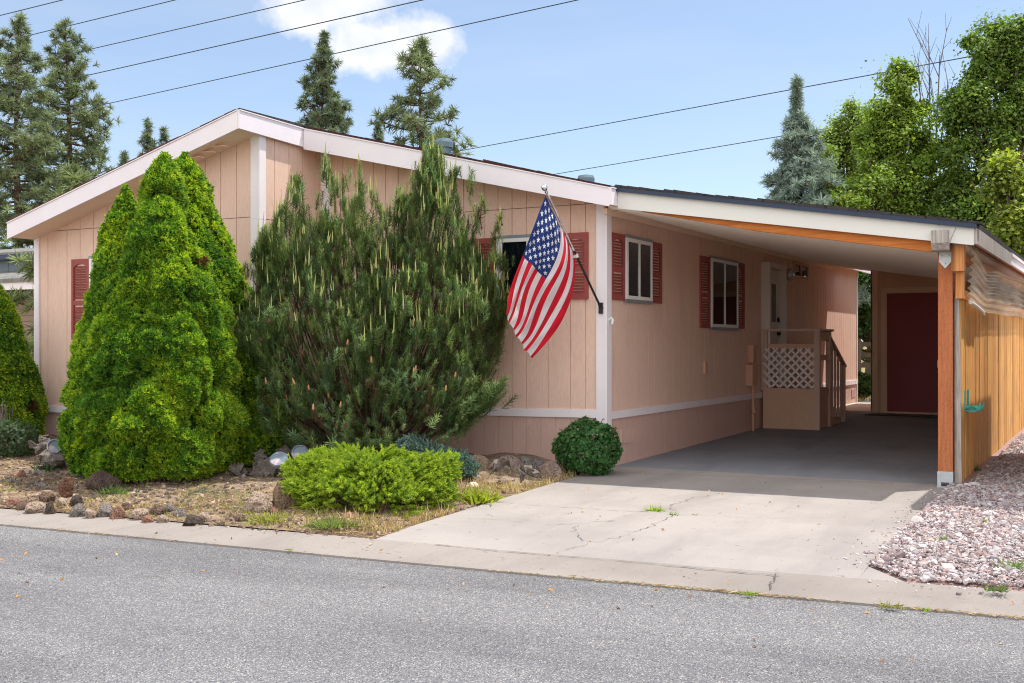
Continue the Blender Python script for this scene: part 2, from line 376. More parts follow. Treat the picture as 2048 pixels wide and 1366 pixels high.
# far ground, one sheet to the horizon
k = N('dry_earth'); v = k.coord()
c = k.ramp(k.noise(v, .35, 5), [(.3, L(124, 104, 80)), (.55, L(142, 126, 88)), (.75, L(104, 112, 66))]); k.bump(k.noise(v, 12, 4), .6, .03); M['earth'] = k.set(c, .95, 0, .1)
g = sheet(np.array([-900, -60, -30, -15, 0, 10, 30, 60, 900.]), np.array([-900., -60, -14, -6.5, -4.8, -1, 14, 30, 900]),
          lambda X, Y: np.interp(Y, [-900, -6.5, -4.8, -1, 14, 30, 900], [-.32, -.32, -.30, -.14, .06, .12, .12]))
struct(g.build('ground', M['earth']))
# road
k = N('worn_asphalt'); v = k.coord()
fine = k.noise(v, 230, 3, .7); vo = k.n('ShaderNodeTexVoronoi', Scale=150.0); k.l(v, vo.inputs['Vector'])
c = k.ramp(fine, [(.32, L(86, 85, 88)), (.47, L(114, 113, 117)), (.56, L(132, 131, 134)), (.70, L(170, 168, 167))])
sepv = k.n('ShaderNodeSeparateColor'); k.l(vo.outputs['Color'], sepv.inputs[0])
c = k.mix(c, L(192, 187, 180), k.ramp(sepv.outputs[0], [(.82, (0, 0, 0)), (.9, (.75, .75, .75))]))
c = k.mix(c, L(48, 48, 52), k.ramp(sepv.outputs[1], [(.80, (0, 0, 0)), (.9, (.7, .7, .7))]))
c = k.mix(c, (.66, .66, .67), k.ramp(k.noise(k.coord('Object', (.35, 1, 1)), 1.1, 4), [(.42, (0, 0, 0)), (.62, (.6, .6, .6))]), 'MULTIPLY')
c = k.mix(c, (.72, .72, .74), k.ramp(k.noise(k.coord('Object', (.16, 1.1, 1)), 1.6, 5, .6), [(.50, (0, 0, 0)), (.66, (.3, .3, .3))]), 'MULTIPLY')
c = k.mix(c, (.55, .54, .54), k.ramp(k.noise(k.coord('Object', (1, 1.4, 1)), .9, 6, .7), [(.62, (0, 0, 0)), (.72, (.5, .5, .5))]), 'MULTIPLY')
k.bump(vo.outputs['Distance'], .7, .008); M['asphalt'] = k.set(c, .9, 0, .25)
xs = np.concatenate(([-60, -30, -15], np.arange(-10, 10.1, .5), [15, 30, 60]))
g = G(); n = len(xs); e = groad(xs)
rows = [np.stack((xs, e, np.full(n, -.172)), 1), np.stack((xs, e - .5, np.full(n, -.165)), 1), np.stack((xs, e - 3.5, np.full(n, -.11)), 1), np.stack((xs, e - 7, np.full(n, -.17)), 1)]
V = np.vstack(rows); f = [[r * n + j, (r + 1) * n + j, (r + 1) * n + j + 1, r * n + j + 1] for r in range(3) for j in range(n - 1)]
g.add(V, f); struct(g.build('road', M['asphalt'], smooth=True))
# gutter strip
def concrete(name, a, b, dark, sc_=1.0, exposed=0.0):
    k = N(name); v = k.coord()
    c = k.mix(a, b, k.noise(v, 1.3 * sc_, 6, .6))
    c = k.mix(c, dark, k.ramp(k.noise(v, 70, 5, .75), [(.55, (0, 0, 0)), (.75, (.5 + exposed, .5 + exposed, .5 + exposed))]))
    c = k.mix(c, tuple(q * .55 for q in dark), k.ramp(k.noise(v, 34, 3, .6), [(.70, (0, 0, 0)), (.76, (.8, .8, .8))]))
    c = k.mix(c, tuple(q * .72 for q in a), k.ramp(k.noise(k.coord('Object', (1, .25, 1)), 1.6, 6, .65), [(.48, (0, 0, 0)), (.68, (.55, .55, .55))]))
    c = k.mix(c, tuple(q * .45 for q in a), k.ramp(k.noise(v, 11, 4, .6), [(.64, (0, 0, 0)), (.72, (.75, .75, .75))]))
    c = k.mix(c, tuple(q * .78 for q in a), k.ramp(k.noise(k.coord('Object', (.6, 1, 1)), .55, 4, .6), [(.45, (0, 0, 0)), (.65, (.6, .6, .6))]))
    k.bump(k.noise(v, 160, 4, .7), .4 + exposed * .4, .004); return k.set(c, .9, 0, .2)
M['gutter'] = concrete('gutter_concrete', L(142, 134, 129), L(154, 146, 140), L(92, 86, 82), 1, .35)
M['concrete'] = concrete('driveway_concrete', L(150, 143, 140), L(164, 157, 152), L(116, 108, 106))
M['pale_concrete'] = concrete('pale_path_concrete', L(200, 190, 180), L(214, 204, 192), L(160, 150, 142))
M['floor'] = concrete('dark_carport_concrete', L(126, 130, 138), L(146, 149, 156), L(92, 95, 104))  # carport slab concrete, darker and bluer than the driveway
g = G(); b = gback(xs)
V = np.vstack((np.stack((xs, e + .004, np.full(n, -.20)), 1), np.stack((xs, e + .006, np.full(n, -.158)), 1), np.stack((xs, (e + b) / 2, np.full(n, -.150)), 1), np.stack((xs, b, np.full(n, -.134)), 1), np.stack((xs, b + .004, np.full(n, -.22)), 1)))
f = [[r * n + j, r * n + j + 1, (r + 1) * n + j + 1, (r + 1) * n + j] for r in range(4) for j in range(n - 1)]
g.add(V, f); struct(g.build('gutter', M['gutter'], smooth=False))
# driveway slab, with its carport floor and the path behind
g = G(); ys = np.array([-4.5, -4.0, -3, -1.5, -.75, -.2, .25])
dx = np.array([0.0, .6, 1.2, 1.9, 2.6, 3.2, 3.5, 3.82])
X, Y = np.meshgrid(dx, ys); Y[0] = gback(dx) + .006; Z = zdrive(Y) + .004; Z[0] = -.136
nn, mm = X.shape; i = np.arange(nn * mm).reshape(nn, mm)
g.add(np.stack((X, Y, Z), -1).reshape(-1, 3), np.stack((i[:-1, :-1], i[:-1, 1:], i[1:, 1:], i[1:, :-1]), -1).reshape(-1, 4))
for sx in (0.0, 3.82):
    for a in range(nn - 1):
        p0 = (sx, Y[a, 0 if sx == 0 else -1], Z[a, 0]); p1 = (sx, Y[a + 1, 0], Z[a + 1, 0])
        g.poly([p0, p1, (p1[0], p1[1], p1[2] - .25), (p0[0], p0[1], p0[2] - .25)])
# apron wedge to the right of the slab mouth
q0 = (3.82, float(gback(3.82)) + .006, -.136); q1 = (4.12, float(gback(4.12)) + .006, -.136); q2 = (3.824, -4.0, -.101)
g.poly([q0, q1, q2])
struct(g.build('driveway', M['concrete']))
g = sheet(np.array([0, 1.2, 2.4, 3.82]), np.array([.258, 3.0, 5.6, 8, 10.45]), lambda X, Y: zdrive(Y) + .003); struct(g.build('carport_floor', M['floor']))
g = G(); g.box(.004, 1.0, 10.452, 17, -.1, .155); struct(g.build('back_path', M['pale_concrete']))
# cracks and joints: thin dark ribbons lying in the slab
g = G()
def crack(px, w0=.010, jk=.36, jag=.02, seg=.05, dz=.008):
    P = [on_ground(*q) for q in px]; out = []
    for a, b in zip(P[:-1], P[1:]):
        m = max(2, int(np.linalg.norm(b - a) / seg))
        for j in range(m):
            q = a + (b - a) * j / m; d = unit(b - a); nrm = np.array((-d[1], d[0], 0)); out.append(q + nrm * rng.normal(0, jag))
    out.append(P[-1]); out = np.array(out)
    d = unit(np.gradient(out, axis=0)); nrm = np.stack((-d[:, 1], d[:, 0], d[:, 0] * 0), 1)
    wd = w0 * jk * np.clip(rng.normal(.75, .5, len(out)), .12, 2.0)[:, None]
    for p in out: p[2] = (zdrive(p[1]) if p[1] > gback(p[0]) + .01 else -.155 + .02 * (p[1] - groad(p[0])) / max(.1, gback(p[0]) - groad(p[0]))) + dz
    m = len(out); g.add(np.vstack((out - nrm * wd, out + nrm * wd)), [[j, j + 1, m + j + 1, m + j] for j in range(m - 1)])
crack([(1035, 1009), (1110, 1014), (1200, 1020), (1297, 1025)], .009)
crack([(1330, 1031), (1440, 1033), (1530, 1038), (1640, 1037)], .004, jag=.006)
crack([(920, 1038), (985, 1040), (1050, 1045)], .006)
crack([(1095, 1051), (1150, 1049), (1195, 1046), (1230, 1043)], .009)
crack([(1110, 1107), (1160, 1092), (1225, 1079), (1290, 1058), (1345, 1033), (1345, 1012), (1380, 1000), (1440, 988)], .009, jag=.025)
crack([(1145, 1055), (1158, 1072), (1166, 1083)], .006)
crack([(1230, 945), (1350, 950), (1480, 955), (1600, 960), (1760, 966), (1860, 968)], .014, jag=.004)
crack([(1480, 905), (1640, 909), (1876, 914)], .008, jag=.004)
crack([(870, 1090), (930, 1096), (1000, 1103), (1100, 1110), (1300, 1126), (1400, 1136), (1500, 1144), (1560, 1149)], .012, jag=.008)
crack([(1555, 1150), (1548, 1162), (1540, 1180)], .014, jag=.01, dz=.012)
M['crack'] = simple('crack_dirt', L(92, 84, 78), .95, var=.3, vs=30)
struct(g.build('driveway_cracks', M['crack']))
# planting bed
k = N('bed_soil'); v = k.coord()
c = k.ramp(k.noise(v, 9, 6, .7), [(.3, L(98, 84, 74)), (.5, L(134, 116, 102)), (.62, L(168, 148, 128)), (.75, L(196, 176, 150))])
c = k.mix(c, L(92, 68, 54), k.ramp(k.noise(v, 1.3, 3), [(.45, (0, 0, 0)), (.62, (.7, .7, .7))]))
c = k.mix(c, L(206, 184, 152), k.ramp(k.noise(v, 60, 3, .7), [(.60, (0, 0, 0)), (.70, (.8, .8, .8))])); k.bump(k.noise(v, 45, 5, .7), .9, .02); M['soil'] = k.set(c, .95, 0, .1)
xs2 = np.concatenate((np.linspace(-30, -10, 21)[:-1], np.linspace(-10, -.001, 150)))
vv = np.linspace(0, 1, 60)
X = np.repeat(xs2[None], 60, 0); Y = (gback(X) + .006) + vv[:, None] * (.6 - gback(X)); Z = zbed(X, Y)
i = np.arange(X.size).reshape(X.shape); g = G()
g.add(np.stack((X, Y, Z), -1).reshape(-1, 3), np.stack((i[:-1, :-1], i[:-1, 1:], i[1:, 1:], i[1:, :-1]), -1).reshape(-1, 4))
struct(g.build('planting_bed', M['soil'], smooth=True))
g = sheet(np.linspace(-40, -8.55, 20), np.linspace(.6, 14, 15), lambda X, Y: zbed(X, Y * 0 + .6) + (Y - .6) * .006)
struct(g.build('side_yard', M['earth'], smooth=True))
# gravel bed and its stones
xs3 = np.linspace(3.825, 12, 60); X = np.repeat(xs3[None], 70, 0); vv = np.linspace(0, 1, 70)[:, None]
y0 = gback(X) + .006 + np.clip((4.12 - X) / .3, 0, 1) * .28; Y = y0 + vv * (16 - y0); Z = zgravel(X, Y) - .004; Z[0] = -.14
i = np.arange(X.size).reshape(X.shape); g = G()
g.add(np.stack((X, Y, Z), -1).reshape(-1, 3), np.stack((i[:-1, :-1], i[:-1, 1:], i[1:, 1:], i[1:, :-1]), -1).reshape(-1, 4))
M['gravel_base'] = simple('pink_gravel_base', L(150, 124, 120), .95, var=.4, vs=40, bump=.9, bs=50)
struct(g.build('gravel_bed', M['gravel_base'], smooth=True))
def rock_template(seed, n=1):
    import bmesh
    bm = bmesh.new(); bmesh.ops.create_icosphere(bm, subdivisions=n, radius=1)
    r = random.Random(seed)
    V = np.array([v.co[:] for v in bm.verts]); F = np.array([[v.index for v in f.verts] for f in bm.faces]); bm.free()
    for _ in range(7):
        nn = unit([r.gauss(0, 1) for _ in range(3)]); d = r.uniform(.45, .8); s = V @ nn - d; V = V - np.clip(s, 0, None)[:, None] * nn
    return V, F
g = G(); tot = 88000
x = 3.84 + rng.beta(1.0, 1.9, tot) * 3.6; y = -4.3 + rng.beta(1.0, 1.55, tot) * 13.0
ok = (y > gback(x) + .03 + np.clip((4.12 - x) / .3, 0, 1) * .28) & ~((x < 4.0) & (y > -.02)); x, y = x[ok], y[ok]
z = zgravel(x, y); pal = np.array([L(222, 210, 208), L(202, 186, 186), L(186, 166, 167), L(232, 224, 222), L(164, 142, 142), L(208, 178, 170), L(188, 182, 186), L(146, 126, 130)])
for tt in range(6):
    s_ = np.arange(len(x)) % 6 == tt; m = s_.sum(); tv, tf = rock_template(tt)
    sz = rng.lognormal(math.log(.0092), .5, m)[:, None] * rng.uniform(.7, 1.25, (m, 3)) * np.array([1.15, 1.15, .75])
    R = frames(unit(rng.normal(0, .35, (m, 3)) + (0, 0, 1)))
    g.inst(tv, tf, np.stack((x[s_], y[s_], z[s_] + .005 + rng.uniform(-.004, .006, m)), 1), R, sz, pal[rng.integers(0, 8, m)] * rng.uniform(.48, .76, (m, 1)))
m = 260; sx = np.concatenate((3.82 - rng.exponential(.10, 170), rng.uniform(3.9, 5.4, 90))); sy = np.concatenate((rng.uniform(-4.2, .0, 170), np.zeros(90))); sy[170:] = gback(sx[170:]) - rng.exponential(.05, 90)
sz_ = np.where(np.arange(m) < 170, zdrive(sy) + .009, -.134)
g.inst(tv, tf, np.stack((sx, sy, sz_), 1), frames(unit(rng.normal(0, .4, (m, 3)) + (0, 0, 1))), rng.lognormal(math.log(.007), .5, m)[:, None] * np.array((1.1, 1, .8)), pal[rng.integers(0, 8, m)] * .8)
struct(g.build('gravel_stones', M['tinted']), 'stuff')
# ------------------------------------------------------------------ the house
class FR:                                     # a wall's own frame: u along, z up, d outwards
    def __init__(s, o, u, n): s.o = np.array((*o, 0.), float); s.u = np.array((*u, 0.), float); s.nn = np.array((*n, 0.), float)
    def p(s, u, z, d): return s.o + s.u * u + s.nn * d + np.array((0, 0, z))
    def box(s, g, u0, u1, z0, z1, d0, d1, m=0):
        g.hexa([s.p(u0, z0, d0), s.p(u1, z0, d0), s.p(u1, z0, d1), s.p(u0, z0, d1), s.p(u0, z1, d0), s.p(u1, z1, d0), s.p(u1, z1, d1), s.p(u0, z1, d1)], m)
FA = FR((-4.25, 0), (1, 0), (0, -1))          # right half front: u = X + 4.25
FB = FR((-8.47, -1.22), (1, 0), (0, -1))      # left half front:  u = X + 8.47
FC = FR((0, 0), (0, 1), (1, 0))               # long side: u = Y
FD = FR((-4.25, -1.22), (0, 1), (1, 0))       # return wall: u = Y + 1.22
def zrl(x): return 4.356 + .2707 * (x + 4.193) if x < -4.193 else 4.356      # roof tops of the two halves
def zrr(x): return 4.318 - .2445 * (x + 4.11)
def boards(g, fr, edges, zb, zt, gap=.011, proud=.012):
    fz = (lambda f: f if callable(f) else (lambda u: f)); zb, zt = fz(zb), fz(zt)
    for a, b in zip(edges[:-1], edges[1:]):
        u0, u1 = a + gap / 2, b - gap / 2
        q = [fr.p(u0, zb(a), proud), fr.p(u1, zb(b), proud), fr.p(u1, zt(u1), proud), fr.p(u0, zt(u0), proud)]
        r = [p - fr.nn * proud for p in q]
        g.poly(q); g.poly([q[0], q[3], r[3], r[0]]); g.poly([q[1], r[1], r[2], q[2]]); g.poly([q[2], r[2], r[3], q[3]]); g.poly([q[0], r[0], r[1], q[1]])
    a, b = edges[0], edges[-1]
    g.poly([fr.p(a, zb(a), 0), fr.p(b, zb(b), 0), fr.p(b, zt(b), 0), fr.p(a, zt(a), 0)])
def edges(a, b, widths, seed=0):
    r = random.Random(seed); e = [a]
    while e[-1] < b - .06: e.append(e[-1] + r.choice(widths))
    e[-1] = b; return e
house = thing('manufactured_house', 'peach double wide house with white trim and brick red shutters', 'house', (-4.25, 5, .1))
bandA = lambda u: .592 + .0115 * u; bandB = lambda u: .535 + .006 * u
g = G()
eA = edges(0, 4.25, (.20, .20, .30), 4); eB = edges(0, 4.22, (.25, .27, .40, .27), 8); eC = edges(0, 13.8, (.2, .2, .24), 3)
boards(g, FA, eA, lambda u: bandA(u) + .05, 3.135); boards(g, FA, eA, 3.142, lambda u: max(3.15, zrr(u - 4.25) - .22))
boards(g, FB, eB, lambda u: bandB(u) + .05, 3.085); boards(g, FB, eB, 3.092, lambda u: max(3.1, zrl(u - 8.47) - .2))
boards(g, FD, edges(0, 1.22, (.28, .28), 1), .66, 3.06); boards(g, FD, edges(0, 1.22, (.28, .28), 1), 3.07, 4.2)
boards(g, FC, eC, .64, 3.2)
g.poly([(-8.47, -1.22, 0), (-8.47, 13.8, 0), (-8.47, 13.8, 3.1), (-8.47, -1.22, 3.1)])
g.poly([(-8.47, 13.8, 0), (0, 13.8, 0), (0, 13.8, 3.1), (-4.25, 13.8, 4.2), (-8.47, 13.8, 3.1)])
g.build('siding_wall', M['siding'], house)
g = G()
boards(g, FA, edges(0, 4.25, (.2,), 5), -.12, lambda u: bandA(u) - .03, .008, .006); boards(g, FB, edges(0, 4.22, (.27,), 5), -.1, lambda u: bandB(u) - .03, .008, .006)
boards(g, FC, edges(0, 13.8, (.2,), 6), -.05, .60, .008, .006); boards(g, FD, edges(0, 1.22, (.3,), 1), -.1, .6, .008, .006)
g.build('skirting', M['skirting'], house)
g = G()                                       # belly band
for fr, u0, u1, f in ((FA, 0, 4.25, bandA), (FB, 0, 4.22, bandB)):
    g.hexa([fr.p(u0, f(u0) - .045, .0), fr.p(u1, f(u1) - .045, .0), fr.p(u1, f(u1) - .045, .032), fr.p(u0, f(u0) - .045, .032), fr.p(u0, f(u0) + .05, 0), fr.p(u1, f(u1) + .05, 0), fr.p(u1, f(u1) + .05, .032), fr.p(u0, f(u0) + .05, .032)])
FC.box(g, .1, 13.8, .575, .665, 0, .032); FD.box(g, .0, 1.19, .56, .655, 0, .032)
g.build('belly_band', M['trim'], house)
def corner(fr, u0, u1, z0, z1, d=.036):
    g = G(); fr.box(g, u0, u1, z0, z1, -.002, d); g.build('corner_board', M['trim'], house)
corner(FA, 4.15, 4.25, .14, zrr(-.1) - .2); corner(FC, -.036, .1, .10, 3.05, .038)
corner(FB, 4.11, 4.22, 3.06, 4.15, .037); corner(FB, 4.112, 4.22, .1, 3.058); corner(FD, -.037, .085, 3.05, 4.15, .037); corner(FD, -.036, .08, .1, 3.048)
corner(FB, -.002, .10, .05, 3.04); corner(FA, .038, .115, .62, 4.1, .028); corner(FA, .12, .205, .62, 4.08, .032); corner(FC, 13.74, 13.8, .1, 3.05, .03)
# roof halves
g = G()
YF, YR, YB = -1.65, -.44, 14.0
def slab(x0, z0, x1, z1, y0, y1, th, m=0):
    g.hexa([(x0, y0, z0 - th), (x1, y0, z1 - th), (x1, y1, z1 - th), (x0, y1, z0 - th), (x0, y0, z0), (x1, y0, z1), (x1, y1, z1), (x0, y1, z0)], m)
slab(-8.5, zrl(-8.5) + .022, -4.17, zrl(-4.193) + .022, YF - .02, YB, .05); slab(-4.168, zrr(-4.168) + .03, .275, zrr(.275) + .024, YR - .02, YB, .05)
rf = g.build('roof', M['shingle'], house)
g = G(); random.seed(3)                        # uneven shingle butts along the rake edges
for a, b, f, y in ((-8.5, -4.2, zrl, YF - .028), (-4.1, .26, zrr, YR - .028)):
    x = a
    while x < b - .1:
        wd = random.uniform(.14, .22); dz = random.uniform(.022, .034)
        g.hexa([(x, y, f(x) + .0), (x + wd, y, f(x + wd) + .0), (x + wd, y + .3, f(x + wd) + .0), (x, y + .3, f(x)), (x, y, f(x) + dz), (x + wd, y, f(x + wd) + dz * .8), (x + wd, y + .3, f(x + wd) + dz * .8), (x, y + .3, f(x) + dz)]); x += wd
    g.build('rake_shingles', M['shingle_red'], rf); g = G()
g = G(); slab(-8.48, zrl(-8.48) - .10, -4.2, zrl(-4.2) - .10, YF + .03, YB - .05, .115); slab(-4.2, zrr(-4.2) - .08, .23, zrr(.23) - .08, YR + .03, YB - .05, .12); g.build('soffit', M['soffit'], house)
def fascia(pts, name='fascia'):
    g = G()
    (x0, y0, z0, h0), (x1, y1, z1, h1), off = pts
    o = np.array((*off, 0.))
    a, b = np.array((x0, y0, z0)), np.array((x1, y1, z1)); dz = np.array((0, 0, 1.))
    for t0, t1, d in ((0, .055, .042), (.058, 1, .03)):
        p = [a - dz * h0 * t1, b - dz * h1 * t1, b - dz * h1 * t0, a - dz * h0 * t0]
        q = [v + o * d for v in p]
        g.hexa([p[0], p[1], q[1], q[0], p[3], p[2], q[2], q[3]])
    return g.build(name, M['trim_clean'], house)
fascia([(-8.5, YF, zrl(-8.5), .234), (-4.193, YF, zrl(-4.193), .234), (0, -1)])
fascia([(-4.19, YF - .03, 4.356, .234), (-4.19, YR - .002, 4.33, .25), (1, 0)])
fascia([(-4.15, YR, zrr(-4.15), .28), (.257, YR, zrr(.257), .218), (0, -1)])
fascia([(.257, YR - .03, zrr(.257), .2), (.257, YB, zrr(.257), .2), (1, 0)])
g = G(); g.box(-8.62, -8.5, YF + .1, YB, 3.06, 3.17); g.box(-8.60, -8.52, YF + .105, YB, 3.17, 3.172); g.build('rain_gutter', M['trim_clean'], house)
# little louvres under the left eave
for k_ in range(4):
    g = G(); x = -5.35 + k_ * .2; g.box(x, x + .14, -1.5, -1.4, zrl(x) - .232, zrl(x) - .222); g.build('soffit_vent', M['soffit'], house)
# roof vents and the raised reddish roof curb
def roof_vent(px, py0, py1, wpx, t, label):
    b = at_D(px, py1, t); top = at_D(px, py0, t); r = wpx / 2 * t / FPX; h = top[2] - b[2]
    g = G(); g.lathe([(r * .78, -.6), (r * .78, h * .55), (r, h * .56), (r * 1.02, h * .8), (r * .9, h * .95), (r * .5, h), (.01, h)], b, 20)
    g.build('roof_vent', M['vent'], house, smooth=False)
roof_vent(888, 277, 320, 36, 20.5, ''); roof_vent(1172, 350, 385, 34, 22, '')
# reddish raised strip on the rear of the roof
pA, pB = at_D(966, 318, 22.0), at_D(1165, 362, 24.0); g = G()
d_ = unit(np.array((-FWD[0], -FWD[1], 0)))
g.hexa([pA - (0, 0, .5), pB - (0, 0, .5), pB - (0, 0, .5) - d_ * 2, pA - (0, 0, .5) - d_ * 2, pA, pB, pB - d_ * 2, pA - d_ * 2]); g.build('roof_saddle', M['shingle_red'], rf)
# ------------------------------------------------------------------ windows, shutters, doors
def shutter(fr, u0, u1, z0, z1, d=.012):
    g = G(); s, w_ = .045, u1 - u0
    fr.box(g, u0, u0 + s, z0, z1, d, d + .028); fr.box(g, u1 - s, u1, z0, z1, d, d + .028)
    zm = z0 + (z1 - z0) * .46
    for a, b in ((z0, z0 + .07), (zm - .03, zm + .03)): fr.box(g, u0 + s, u1 - s, a, b, d, d + .026)
    n = 10; a, b = u0 + s, u1 - s                                  # arched head rail
    top = [fr.p(a, z1, d + .026), fr.p(b, z1, d + .026)]
    arc = [fr.p(b + (a - b) * j / n, z1 - .12 + .055 * math.sin(math.pi * j / n) ** .7, d + .026) for j in range(n + 1)]
    g.prism(top + arc, fr.nn * -.02)
    zz = z0 + .075
    while zz < z1 - .09:
        if abs(zz + .012 - zm) > .042:
            g.hexa([fr.p(a, zz, d + .024), fr.p(b, zz, d + .024), fr.p(b, zz + .005, d + .026), fr.p(a, zz + .005, d + .026), fr.p(a, zz + .022, d - .003), fr.p(b, zz + .022, d - .003), fr.p(b, zz + .027, d - .001), fr.p(a, zz + .027, d - .001)])
        zz += .036
    fr.box(g, a, b, z0 + .06, z1 - .08, d - .011, d - .006)
    g.build('shutter', M['shutter'], house)
def window(fr, u0, u1, z0, z1, flash=True, split=.5, d=.012):
    g = G(); s = .045
    fr.box(g, u0, u1, z0, z0 + s, d, d + .045); fr.box(g, u0, u1, z1 - s, z1, d, d + .045)
    fr.box(g, u0, u0 + s, z0 + s, z1 - s, d, d + .044); fr.box(g, u1 - s, u1, z0 + s, z1 - s, d, d + .044)
    um = u0 + (u1 - u0) * split; fr.box(g, um - .02, um + .02, z0 + s, z1 - s, d, d + .040)
    fr.box(g, u0 + s, u0 + s + .03, z0 + s, z1 - s, d, d + .03); fr.box(g, u1 - s - .03, u1 - s, z0 + s, z1 - s, d, d + .03)
    wf = g.build('window', M['frame'], house)
    for a, b, e in ((u0 + s, um - .02, .024), (um + .02, u1 - s, .030)): g = G(); fr.box(g, a, b, z0 + s, z1 - s, d + e, d + e + .004); g.build('pane', M['clear'], wf)
    g = G(); n_ = 26; a, b = u0 + s, um - .02
    for j in range(n_): q0, q1 = a + (b - a) * j / n_, a + (b - a) * (j + 1) / n_; g.poly([fr.p(q0, z0 + s, d + .004 + .010 * (j % 2)), fr.p(q1, z0 + s, d + .004 + .010 * ((j + 1) % 2)), fr.p(q1, z1 - s, d + .004 + .010 * ((j + 1) % 2)), fr.p(q0, z1 - s, d + .004 + .010 * (j % 2))])
    g.build('drape', M['drape'], wf)
    g = G(); zb_ = z0 + s + (z1 - z0) * (.0 if z1 - z0 < .9 else .42); zz = z1 - s - .02
    while zz > zb_: g.hexa([fr.p(um + .02, zz - .016, d + .016), fr.p(u1 - s, zz - .016, d + .016), fr.p(u1 - s, zz - .014, d + .018), fr.p(um + .02, zz - .014, d + .018), fr.p(um + .02, zz, d + .004), fr.p(u1 - s, zz, d + .004), fr.p(u1 - s, zz + .002, d + .006), fr.p(um + .02, zz + .002, d + .006)]); zz -= .03
    fr.box(g, um + .02, u1 - s, zb_ - .03, zb_, d + .004, d + .016); g.build('blind', M['blind'], wf)
    g = G(); fr.box(g, um + .02, u1 - s, z0 + s, z1 - s, d - .004, d + .003); g.build('dark_room', M['glass'], wf)
    if flash:
        for a, b in ((z1 + .002, z1 + .04), (z0 - .04, z0 - .002)): g = G(); fr.box(g, u0 - .02, u1 + .02, a, b, 0, .05); g.build('flashing', M['flash'], wf)
shutter(FC, .11, .50, 2.0, 2.80); window(FC, .53, 1.36, 2.02, 2.77); shutter(FC, 1.37, 1.74, 2.0, 2.79)
shutter(FC, 3.26, 3.67, 1.70, 2.74); window(FC, 3.70, 4.95, 1.72, 2.73); shutter(FC, 4.97, 5.33, 1.71, 2.75)
shutter(FA, 3.70, 4.04, 2.005, 2.80); window(FA, 2.80, 3.68, 2.02, 2.77); shutter(FA, 2.44, 2.78, 2.0, 2.79)
shutter(FB, .79, 1.147, 1.53, 2.665); window(FB, 1.17, 2.5, 1.55, 2.66); shutter(FB, 2.53, 2.9, 1.53, 2.665)
# side door in a boxed frame, lamp, small window
g = G(); FC.box(g, 6.33, 6.42, .7, 2.84, 0, .16); FC.box(g, 7.28, 7.37, .7, 2.84, 0, .16); FC.box(g, 6.42, 7.28, 2.75, 2.84, 0, .16)
df = g.build('door_frame', M['door_white'], house)
g = G(); FC.box(g, 6.425, 7.275, .72, 2.745, .012, .035); FC.box(g, 6.52, 7.18, 1.75, 2.6, .035, .042); FC.box(g, 6.52, 7.18, .85, 1.6, .035, .042)
dr = g.build('door', M['door_white'], house)
g = G(); FC.box(g, 6.60, 7.10, 1.85, 2.5, .042, .046); g.build('door_glass', M['glass'], dr)
g = G(); FC.box(g, 7.19, 7.245, 1.62, 1.68, .04, .09); FC.box(g, 7.12, 7.245, 1.70, 1.72, .08, .10); FC.box(g, 7.19, 7.24, 1.85, 1.92, .04, .075); g.build('door_handle', M['dark'], dr)
g = G(); b = FC.p(7.70, 2.72, .012); g.lathe([(.05, 0), (.05, .03), (.10, .05), (.115, .16), (.10, .17), (.085, .14)], b, 18, axis=(1, -.25, -.15)); lamp = g.build('porch_lamp', M['galv'], house)
g = G(); g.lathe([(.05, .06), (.055, .12), (.03, .16), (.005, .17)], b, 14, axis=(1, -.25, -.15)); g.build('bulb', M['frame'], lamp)
g = G()
for a in ((8.32, 8.36, 2.70, 2.98), (9.32, 9.36, 2.70, 2.98), (8.36, 9.32, 2.94, 2.98), (8.36, 9.32, 2.70, 2.74), (8.82, 8.86, 2.74, 2.94)): FC.box(g, *a, .012, .045)
wf = g.build('window', M['conduit'], house); g = G(); FC.box(g, 8.36, 9.32, 2.74, 2.94, .008, .02); g.build('pane', M['glass'], wf)
# boxes and pipe on the side wall, crawl-space vents, odd fittings
q = at_X(1503, 720, .05); u = q[1]
g = G(); FC.box(g, u - .06, u + .14, 1.17, 1.45, .01, .10); FC.box(g, u - .075, u + .155, 1.44, 1.455, .01, .12); g.build('meter_box', M['conduit'], house)
g = G(); FC.box(g, u - .17, u + .12, .80, 1.12, .01, .12); FC.box(g, u - .185, u + .135, 1.118, 1.135, .01, .135); g.build('meter_box', M['conduit'], house)
g = G(); g.tube([FC.p(u + .02, .82, .07), FC.p(u + .02, .04, .07)], .022, 8); g.tube([FC.p(u, .45, .07), FC.p(u - .04, .35, .11)], .03, 8); g.build('conduit_pipe', M['conduit'], house)
g = G(); q = at_X(1410, 735, .02); FC.box(g, q[1] - .05, q[1] + .05, q[2] - .09, q[2] + .09, .01, .045); g.build('outlet_cover', M['conduit'], house)
for uu, z0 in ((.42, .24), (13.2, .28)):
    g = G(); FC.box(g, uu, uu + .42, z0, z0 + .20, .004, .014)
    for j in range(9): FC.box(g, uu + .02 + j * .044, uu + .05 + j * .044, z0 + .02, z0 + .18, .014, .024)
    g.build('crawl_vent', M['skirting'], house)
g = G(); q = at_X(1218, 640, .04); g.tube([q, q + (.03, 0, .03), q + (.05, 0, .0), q + (.04, 0, -.05)], .014, 8); g.box(q[0] - .02, q[0], q[1] - .02, q[1] + .04, q[2] - .06, q[2] + .06); g.build('hose_hook', M['frame'], house)
